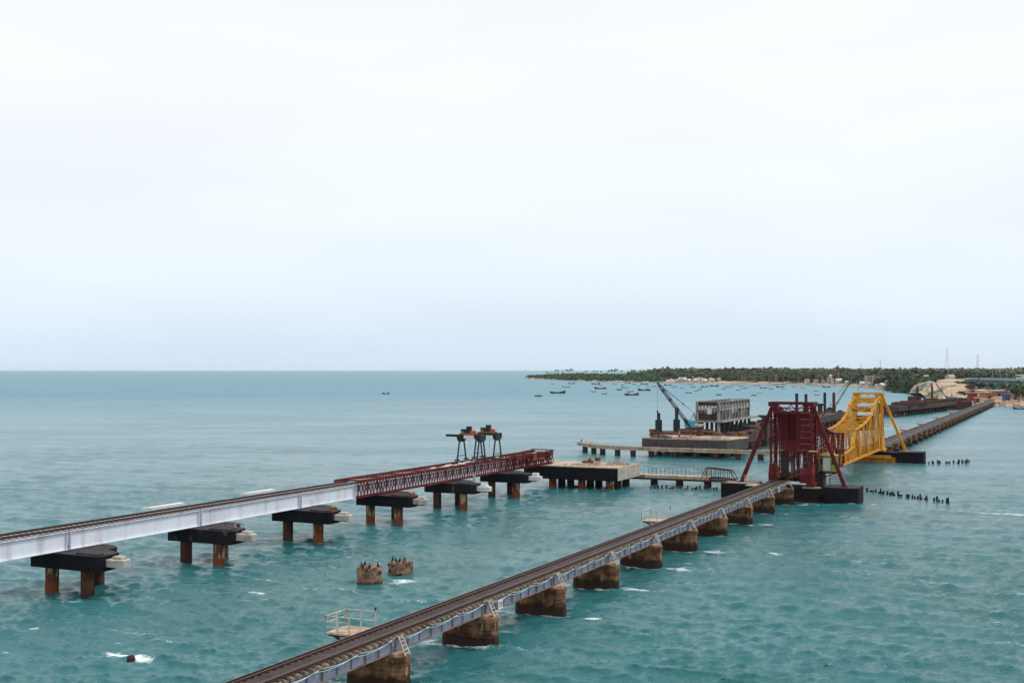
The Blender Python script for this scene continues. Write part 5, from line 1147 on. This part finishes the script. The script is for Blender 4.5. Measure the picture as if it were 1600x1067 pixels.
# woods as one mass
def wood(name, n, gen, m, leaf, per, label=None, seed=5):
    rr = np.random.default_rng(seed); P0 = []
    for k in range(n):
        px, D, rad, h, z = gen(rr); c = np.array([(px-800)/FPX*D, D, z]); u = rr.normal(size=(per, 3)); u /= np.linalg.norm(u, axis=1)[:, None]; u[:, 2] = np.abs(u[:, 2])*1.0
        p = c+u*np.array([rad, rad, h])*rr.uniform(.55, 1.05, (per, 1)); nrm = u+rr.normal(0, .5, (per, 3)); nrm /= np.linalg.norm(nrm, axis=1)[:, None]
        a = np.cross(nrm, rr.normal(size=(per, 3))); a /= np.linalg.norm(a, axis=1)[:, None]; b_ = np.cross(nrm, a); s = leaf*rr.uniform(.5, 1.2, (per, 1))*(rad/4)
        P0.append(np.stack([p-a*s, p+b_*s*.8, p+a*s, p-b_*s*.8], 1).reshape(-1, 3))
    V = np.concatenate(P0); q = len(V)//4; me = bpy.data.meshes.new(name); me.vertices.add(len(V)); me.vertices.foreach_set('co', V.astype(np.float32).ravel()); me.loops.add(q*4); me.loops.foreach_set('vertex_index', np.arange(q*4, dtype=np.int32)); me.polygons.add(q); me.polygons.foreach_set('loop_start', np.arange(0, q*4, 4, dtype=np.int32)); me.update(calc_edges=True); me.materials.append(m)
    o = bpy.data.objects.new(name, me); COL.objects.link(o); o['kind'] = 'stuff'; tag(o, label, 'woods'); return o
def g_bay(rr):
    px = rr.uniform(980, 1430); d = 60+rr.uniform(0, 1)**1.4*500; D = float(shore(px))+d; top = rr.uniform(12, 15.5) if d > 90 else rr.uniform(8, 12)
    if px < 1020: top *= .85
    z = LZ(px, D); return px, D, rr.uniform(3.5, 6.5), top-2.0-rr.uniform(0, 4), z+1.5
wood('palm_wood', 900, g_bay, M['leaf'], 1.5, 70, 'dark green belt of woods behind the beach along the bay')
def g_right(rr):
    px = rr.uniform(1390, 1680); D = rr.uniform(1060, 1500); z = LZ(px, D); return px, D, rr.uniform(3.5, 6.5), rr.uniform(8.5, 12.5), z
wood('inland_wood', 520, g_right, M['leaf'], 1.5, 70, 'dark woods behind the earth embankment and road bridge', 6)
def g_far(rr):
    px = rr.uniform(1010, 1760); D = rr.uniform(2200, 6500); return px, D, rr.uniform(14, 34), rr.uniform(13, 19)*(1 if D < 4500 else 1.1), 3.5
wood('distant_wood', 700, g_far, M['leaf'], 1.3, 60, 'hazy distant woods forming the skyline', 7)
def g_point(rr):
    px = rr.uniform(824, 1035); sh = float(shore(px)); d = 28+rr.uniform(0, 130); D = sh+d; z = LZ(px, D); t = min(1, (px-820)/70); return px, D, rr.uniform(4, 8)*(.6+.4*t), (3.5+5.5*t)*rr.uniform(.6, 1.05)*(.7+.3*min(1, d/80)), z
wood('shrub_belt', 520, g_point, M['bush'], 1.5, 70, 'green scrub covering the low wooded point', 8)
def g_mound(rr):
    a = rr.uniform(0, 1); px = 1400+a*55+rr.uniform(-3, 3); D = 1010-a*60+rr.uniform(-40, 90); z = LZ(px, D); return px, D, rr.uniform(3, 6), rr.uniform(2.0, 4.5)*(1-.3*a), z
wood('embankment_scrub', 150, g_mound, M['bush'], 1.4, 60, 'green scrub on the left flank of the earth embankment', 9)
def g_site(rr):
    px = rr.uniform(1496, 1540); D = rr.uniform(690, 850); z = LZ(px, D); return px, D, rr.uniform(1.5, 3), rr.uniform(.8, 1.8), z
wood('slope_scrub', 40, g_site, M['bush'], 1.3, 40, 'thin green scrub on the earth slope above the red machines', 10)

# ------------------------------------------------------------------ buildings on the shore
def house(label, px, D, wpx, hm, wall, roof=(.4,.2,.15), kind='gable', depth=7, z=None, win=True, name='house', cat='house'):
    zg = (LZ(px, D) if z is None else z)-.3; wd = wpx/FPX*D; r = thing(name, label, cat, G(px, D, zg), random.uniform(-.12, .12)); mw = bmat(wall); mrf = bmat(roof)
    b = MB(); b.box(-wd/2, wd/2, 0, depth, 0, hm); b.build('wall', mw, r)
    if kind == 'gable':
        b = MB(); e_ = .5; b.add([(-wd/2-e_, -e_, hm+.003), (wd/2+e_, -e_, hm+.003), (wd/2+e_, depth+e_, hm+.003), (-wd/2-e_, depth+e_, hm+.003), (-wd/2-e_, depth/2, hm+2), (wd/2+e_, depth/2, hm+2)], [(0, 1, 5, 4), (2, 3, 4, 5), (1, 2, 5), (3, 0, 4), (3, 2, 1, 0)]); b.build('roof', mrf, r)
    elif kind == 'flat': b = MB(); b.box(-wd/2-.2, wd/2+.2, -.2, depth+.2, hm+.003, hm+.4); b.build('roof', mrf, r)
    elif kind == 'dome':
        b = MB(); b.cyl((0, depth/2, hm+.003), (0, depth/2, hm+1.5), wd*.3, n=12); b.loft([(0, depth/2, hm+1.5), (0, depth/2, hm+2.6), (0, depth/2, hm+3.6), (0, depth/2, hm+4.1)], [wd*.36, wd*.34, wd*.2, .1], 12); b.build('dome', mrf, r, smooth=True)
    if win:
        n = max(1, int(wd/2.6))
        for lv in range(max(1, int(hm/3))):
            for i in range(n):
                x = -wd/2+(i+.5)*wd/n; b = MB(); b.box(x-.45, x+.45, -.06, -.003, lv*3+1.0, lv*3+2.2); b.build('window', M['navy'], r)
    return r
WHT = (.66,.64,.6); CRM = (.55,.45,.32); PNK = (.5,.38,.33); TER = (.36,.17,.11); GRY = (.4,.38,.36)
def hz(px, yb, **k): pass
HS = [('long cream building with pale roof on the dune below the lighthouse', 1040, 95, 16, 4, CRM, (.6,.5,.42), 'gable'), ('pale-roofed building left of the cream one on the dune', 1029, 110, 8, 4, GRY, (.55,.5,.46), 'gable'), ('small peach building right of the cream one', 1051, 100, 8, 3.5, CRM, (.55,.42,.33), 'gable'),
      ('white house among the trees right of the crane boom tip', 1066.5, 60, 6, 3.5, WHT, GRY, 'flat'), ('pink house in the village above the stilted building', 1085.5, 70, 7, 4.5, PNK, (.5,.4,.35), 'gable'), ('small white house in the village', 1095, 55, 6, 3.5, WHT, (.5,.45,.4), 'gable'), ('white long-roofed house at the right of the village', 1111, 70, 9, 5, WHT, (.6,.58,.55), 'gable'), ('grey house at the edge of the palm grove', 1121, 60, 6, 4, GRY, PNK, 'gable'), ('low house in the village behind the beached boats', 1100, 40, 7, 3, CRM, PNK, 'gable'),('small house left in the village on the slope', 1078, 50, 5, 3, PNK, GRY, 'flat'),
      ('white beach pavilion with red trim below the palm grove', 1262, 25, 6, 4.5, WHT, TER, 'gable'), ('cream temple with white dome on the beach', 1298.5, 32, 9, 7.5, (.6,.45,.35), (.7,.66,.6), 'dome'), ('orange-red block building behind the domed temple', 1309, 90, 6, 11.5, (.55,.14,.08), (.6,.3,.2), 'flat'), ('low white and blue shed right of the domed temple', 1312, 40, 9, 3.5, (.5,.55,.6), WHT, 'gable'), ('small white shed beside the palms right of the temple', 1327, 40, 5, 3, WHT, GRY, 'flat'),
      ('beige three-storey tower house above the yellow portal', 1357, 35, 6.5, 10, (.5,.38,.24), (.6,.5,.4), 'flat'), ('pinkish tall house right of the beige tower house', 1368, 60, 8, 9.5, (.5,.32,.27), (.6,.5,.45), 'flat'), ('white shed at the foot of the beige tower house', 1348.5, 22, 7, 3, WHT, (.6,.58,.56), 'gable'), ('white low house right of the beige tower house', 1373, 22, 7, 3, WHT, GRY, 'flat'), ('yellowish house with an orange roof by the beach scrub', 1391, 40, 10, 3.5, (.55,.42,.25), (.5,.3,.18), 'gable'), ('small pink house left above the yellow portal', 1342, 60, 6, 4, PNK, TER, 'gable')]
for lab, px, dd, wp, hm, wc, rc, kd in HS: house(lab, px, float(shore(px))+dd, wp, hm, wc, rc, kd)
for k in range(34):
    px = random.choice((random.uniform(1055, 1130), random.uniform(1055, 1130), random.uniform(1270, 1400), random.uniform(1410, 1500))); D = float(shore(px))+random.uniform(15, 50) if px < 1405 else random.uniform(1040, 1060)
    house('tiny pale hut among the trees along the shore', px, D, random.uniform(3, 5), random.uniform(2.4, 3.2), random.choice((WHT, WHT, CRM, GRY)), random.choice((GRY, WHT, GRY, (.45,.36,.3))), 'gable', win=False, name='hut', cat='hut')['group'] = 'tiny huts along the shore'
# lighthouse
D_ = float(shore(1035.5))+210; zg = LZ(1035.5, D_); r = thing('lighthouse', 'white lighthouse with a black lantern rising above the trees', 'lighthouse', G(1035.5, D_, zg))
zt = H+5.5/FPX*D_-zg
b = MB(); b.cyl((0, 0, 0), (0, 0, zt-4.6), 1.9, 1.35, 14); b.build('tower', bmat((.75,.74,.72)), r); b = MB(); b.cyl((0, 0, zt-4.6), (0, 0, zt-4.1), 2.0, n=14); b.cyl((0, 0, zt-4.1), (0, 0, zt-1.6), 1.35, n=12); b.cyl((0, 0, zt-1.6), (0, 0, zt), 1.6, .2, 12); b.build('lantern', M['dark_steel'], r)
# masts
def mast(label, px, D, ytop, wb, red=True):
    zg = LZ(px, D); zt = H-(ytop-577.5)/FPX*D-zg; r = thing('lattice_mast', label, 'mast', G(px, D, zg)); n = 16
    mats = [M['mast_red'], M['mast_white']]
    for k in range(n):
        b = MB(); fa, fb = k/n, (k+1)/n; wa, w2 = wb*(1-fa*.8)/2, wb*(1-fb*.8)/2
        A = [(i*wa, j*wa, fa*zt) for i, j in ((-1,-1),(1,-1),(1,1),(-1,1))]; B = [(i*w2, j*w2, fb*zt) for i, j in ((-1,-1),(1,-1),(1,1),(-1,1))]
        for q in range(4): b.beam(A[q], B[q], .15); b.beam(A[q], B[(q+1) % 4], .08); b.beam(A[q], A[(q+1) % 4], .08)
        b.build('mast_section', mats[k % 2], r)
M['mast_red'] = mat('mast_red', (.60,.42,.42), None, 1, .6); M['mast_white'] = mat('mast_white', (.72,.70,.72), None, 1, .6)
mast('tallest pale lattice mast on the right skyline', 1480, 2300, 542, 8); mast('red and white lattice mast behind the road bridge end', 1527.5, 1900, 553, 6); mast('thin mast on the skyline above the yellow portal', 1375.5, 2300, 560, 2.5); mast('short thin mast left of the yellow portal on the skyline', 1345, 2300, 568, 2.5)
for k, px in enumerate((1551, 1562, 1573, 1586, 1596)):
    r = thing('lamp_post', 'slender lamp post along the road bridge deck at the right', 'lamp post', G(px, 730-k*8, 12.9), 0, 'lamp posts on the road bridge'); b = MB(); b.cyl((0, 0, 0), (0, 0, 7), .12, .08, 6); b.build('pole', M['conc'], r); b = MB(); b.beam((0, 0, 7), (1.6, 0, 7.2), .12); b.build('arm', M['conc'], r)

# ------------------------------------------------------------------ road bridge on the right
M['bridge_blue'] = mat('blue_green_girder', (.12,.19,.22), (.09,.14,.17), .3, .6); M['bridge_teal'] = mat('teal_pier_paint', (.10,.36,.34), (.08,.28,.27), .3, .7); M['deck_grey'] = mat('road_deck_concrete', (.27,.40,.44), (.22,.33,.37), .3, .8); M['asphalt'] = mat('asphalt', (.05,.05,.052), None, .5, .9)
A = G(1528, 790, 0); Bq = G(1640, 640, 0); root = thing('road_bridge', 'blue-green girder road bridge on teal piers coming in from the right edge', 'road bridge', A); d = (Bq-A); Lr = d.length; root.rotation_euler = (0, 0, math.atan2(d.y, d.x))
b = MB(); b.box(-14, Lr+40, -5, 5, 12.3, 12.75); b.build('deck', M['deck_grey'], root); b = MB(); b.box(-14, Lr+40, -4.3, 4.3, 12.754, 12.8); b.build('road_surface', M['asphalt'], root)
for y in (-4.9, 4.7): b = MB(); b.box(-14, Lr+40, y, y+.2, 12.754, 13.6); b.build('parapet', M['deck_grey'], root)
for y in (-3.6, -1.2, 1.2, 3.6): b = MB(); b.box(-12, Lr+40, y-.12, y+.12, 10.5, 12.297); b.build('girder', M['bridge_blue'], root)
b = MB()
for k in range(int((Lr+50)/3.2)): b.box(-12+k*3.2, -11.8+k*3.2, -3.78, -3.723, 10.5, 12.29)
b.build('stiffener', M['bridge_blue'], root)
for x in (16, 38, 58, 84, 116, 150, 182):
    b = MB()
    for y in (-3, 3): b.cyl((x, y, -2), (x, y, 9.6), .85, n=12)
    b.build('column', M['bridge_teal'] if x < 90 else M['conc'], root); b = MB(); b.box(x-1, x+1, -4.4, 4.4, 9.6, 10.49); b.build('crosshead', M['conc'], root)
b = MB(); b.box(18, 54, -1.5, -1.3, 1, 9.5); b.build('green_screen', mat('dark_green_netting', (.03,.12,.09), None, .5, .9), root)
r = thing('bus', 'white bus with a turquoise front crossing the road bridge at the right edge', 'bus', G(1594, 694, 12.8), math.atan2(d.y, d.x))
b = MB(); b.box(-4.5, 5.5, -1.2, 1.2, .5, 3.1); b.build('body', bmat((.7,.68,.66)), r, bevel=.2); b = MB(); b.box(-4.9, -4.51, -1.15, 1.15, .5, 2.9); b.build('front', bmat((.25,.5,.5)), r); b = MB(); b.box(-4.2, 5.2, -1.24, -1.203, 1.7, 2.5); b.build('window', M['navy'], r)
for x in (-3, 3.6): 
    for y in (-1.25, .95): b = MB(); b.cyl((x, y, .5), (x, y+.3, .5), .5, n=12); b.build('wheel', M['dark_steel'], r)

# ------------------------------------------------------------------ building site by the shore
def shed(label, px, D, wpx, dep, h, wall, roof, name='site_shed', cat='shed', tilt=.4, z=None):
    zg = (LZ(px, D) if z is None else z)-.2; wd = wpx/FPX*D; r = thing(name, label, cat, G(px, D, zg), random.uniform(-.2, .2)); b = MB(); b.box(-wd/2, wd/2, 0, dep, 0, h); b.build('wall', bmat(wall), r)
    b = MB(); b.add([(-wd/2-.4, -.4, h+.003), (wd/2+.4, -.4, h+.003), (wd/2+.4, dep+.4, h+tilt), (-wd/2-.4, dep+.4, h+tilt), (-wd/2-.4, -.4, h+.12), (wd/2+.4, -.4, h+.12), (wd/2+.4, dep+.4, h+tilt+.12), (-wd/2-.4, dep+.4, h+tilt+.12)], [(0,3,2,1),(4,5,6,7),(0,1,5,4),(1,2,6,5),(2,3,7,6),(3,0,4,7)]); b.build('roof', bmat(roof), r)
    b = MB(); b.box(-.5, .5, -.05, -.003, 0, min(2, h*.8)); b.build('door', M['site_dark'], r)
shed('bright red site container left of the pair by the shore', 1499, 652, 11, 4, 4.2, (.40,.03,.03), (.42,.05,.04)); shed('dark red site container right of the pair by the shore', 1521, 655, 11, 4, 4.6, (.26,.03,.03), (.24,.04,.03))
shed('orange-brown shed by the end of the old railway bridge', 1545, 660, 13, 6, 3.6, (.45,.2,.08), (.5,.26,.14)); shed('long pink-roofed shed under the road bridge', 1560, 668, 20, 6, 3.2, (.35,.22,.18), (.55,.34,.32))
shed('small shelter under a bright blue tarpaulin on the shore', 1574.5, 630, 8, 4, 3.2, (.05,.12,.3), (.05,.20,.52), tilt=-.6); shed('pale shed under white sheets on the shore', 1537, 690, 16, 5, 3, (.5,.45,.42), (.62,.58,.56)); shed('white site hut at the top of the earth embankment', 1455, 815, 7, 4, 3, WHT, WHT); shed('small red-roofed hut near the right trees', 1586, 640, 8, 4, 2.6, (.4,.25,.2), (.4,.16,.1)); shed('grey shed behind the blue tarpaulin shelter', 1583, 665, 10, 5, 3, GRY, (.3,.25,.25)); shed('turquoise site cabin at the head of the road bridge', 1535, 775, 9, 4, 3.2, (.12,.33,.3), (.2,.4,.36))
shed('pale site hut left of the red containers', 1487, 665, 8, 4, 2.8, (.5,.45,.4), (.6,.5,.45)); shed('low brown shed at the sand by the track end', 1527, 640, 6, 3, 2.4, (.25,.12,.08), (.3,.16,.12))
heap('soil_heap', 'red-brown earth heap under the end of the road bridge', 'earth', 0, 0, 0, 16, 7, 4, mat('red_earth', (.36,.17,.10), (.3,.2,.13), .3, .95), 120, 31, 2.0).location = G(1541, 745, LZ(1541, 745)-.5)
for k in range(10):
    px = random.uniform(1540, 1597); D = random.uniform(603, 620); heap('debris_heap', 'low heap of debris on the sandy spit at the right', 'debris', 0, 0, 0, 2.5, 1.2, .8, random.choice((M['rubble'], M['rubble_pink'], M['site_dark'])), 18, 40+k, .5).location = G(px, D, LZ(px, D)-.1)
for o in list(COL.objects):
    if o.name.startswith('debris_heap') and o.parent is None: o['group'] = 'debris heaps on the sandy spit'

# ------------------------------------------------------------------ sea haze
HAZE = 2.2e-5
if HAZE:
    mh = bpy.data.materials.new('haze'); mh.use_nodes = True; nt = mh.node_tree; nt.nodes.clear(); o_ = nt.nodes.new('ShaderNodeOutputMaterial'); v = nt.nodes.new('ShaderNodeVolumePrincipled')
    v.inputs['Color'].default_value = (.86,.94,1,1); v.inputs['Density'].default_value = HAZE; v.inputs['Anisotropy'].default_value = 0; nt.links.new(v.outputs[0], o_.inputs['Volume'])
    b = MB(); b.box(-62000, 62000, -3200, 62000, -10.5, 120); hz_ = b.build('haze', mh, kind='stuff'); hz_.display_type = 'WIRE'
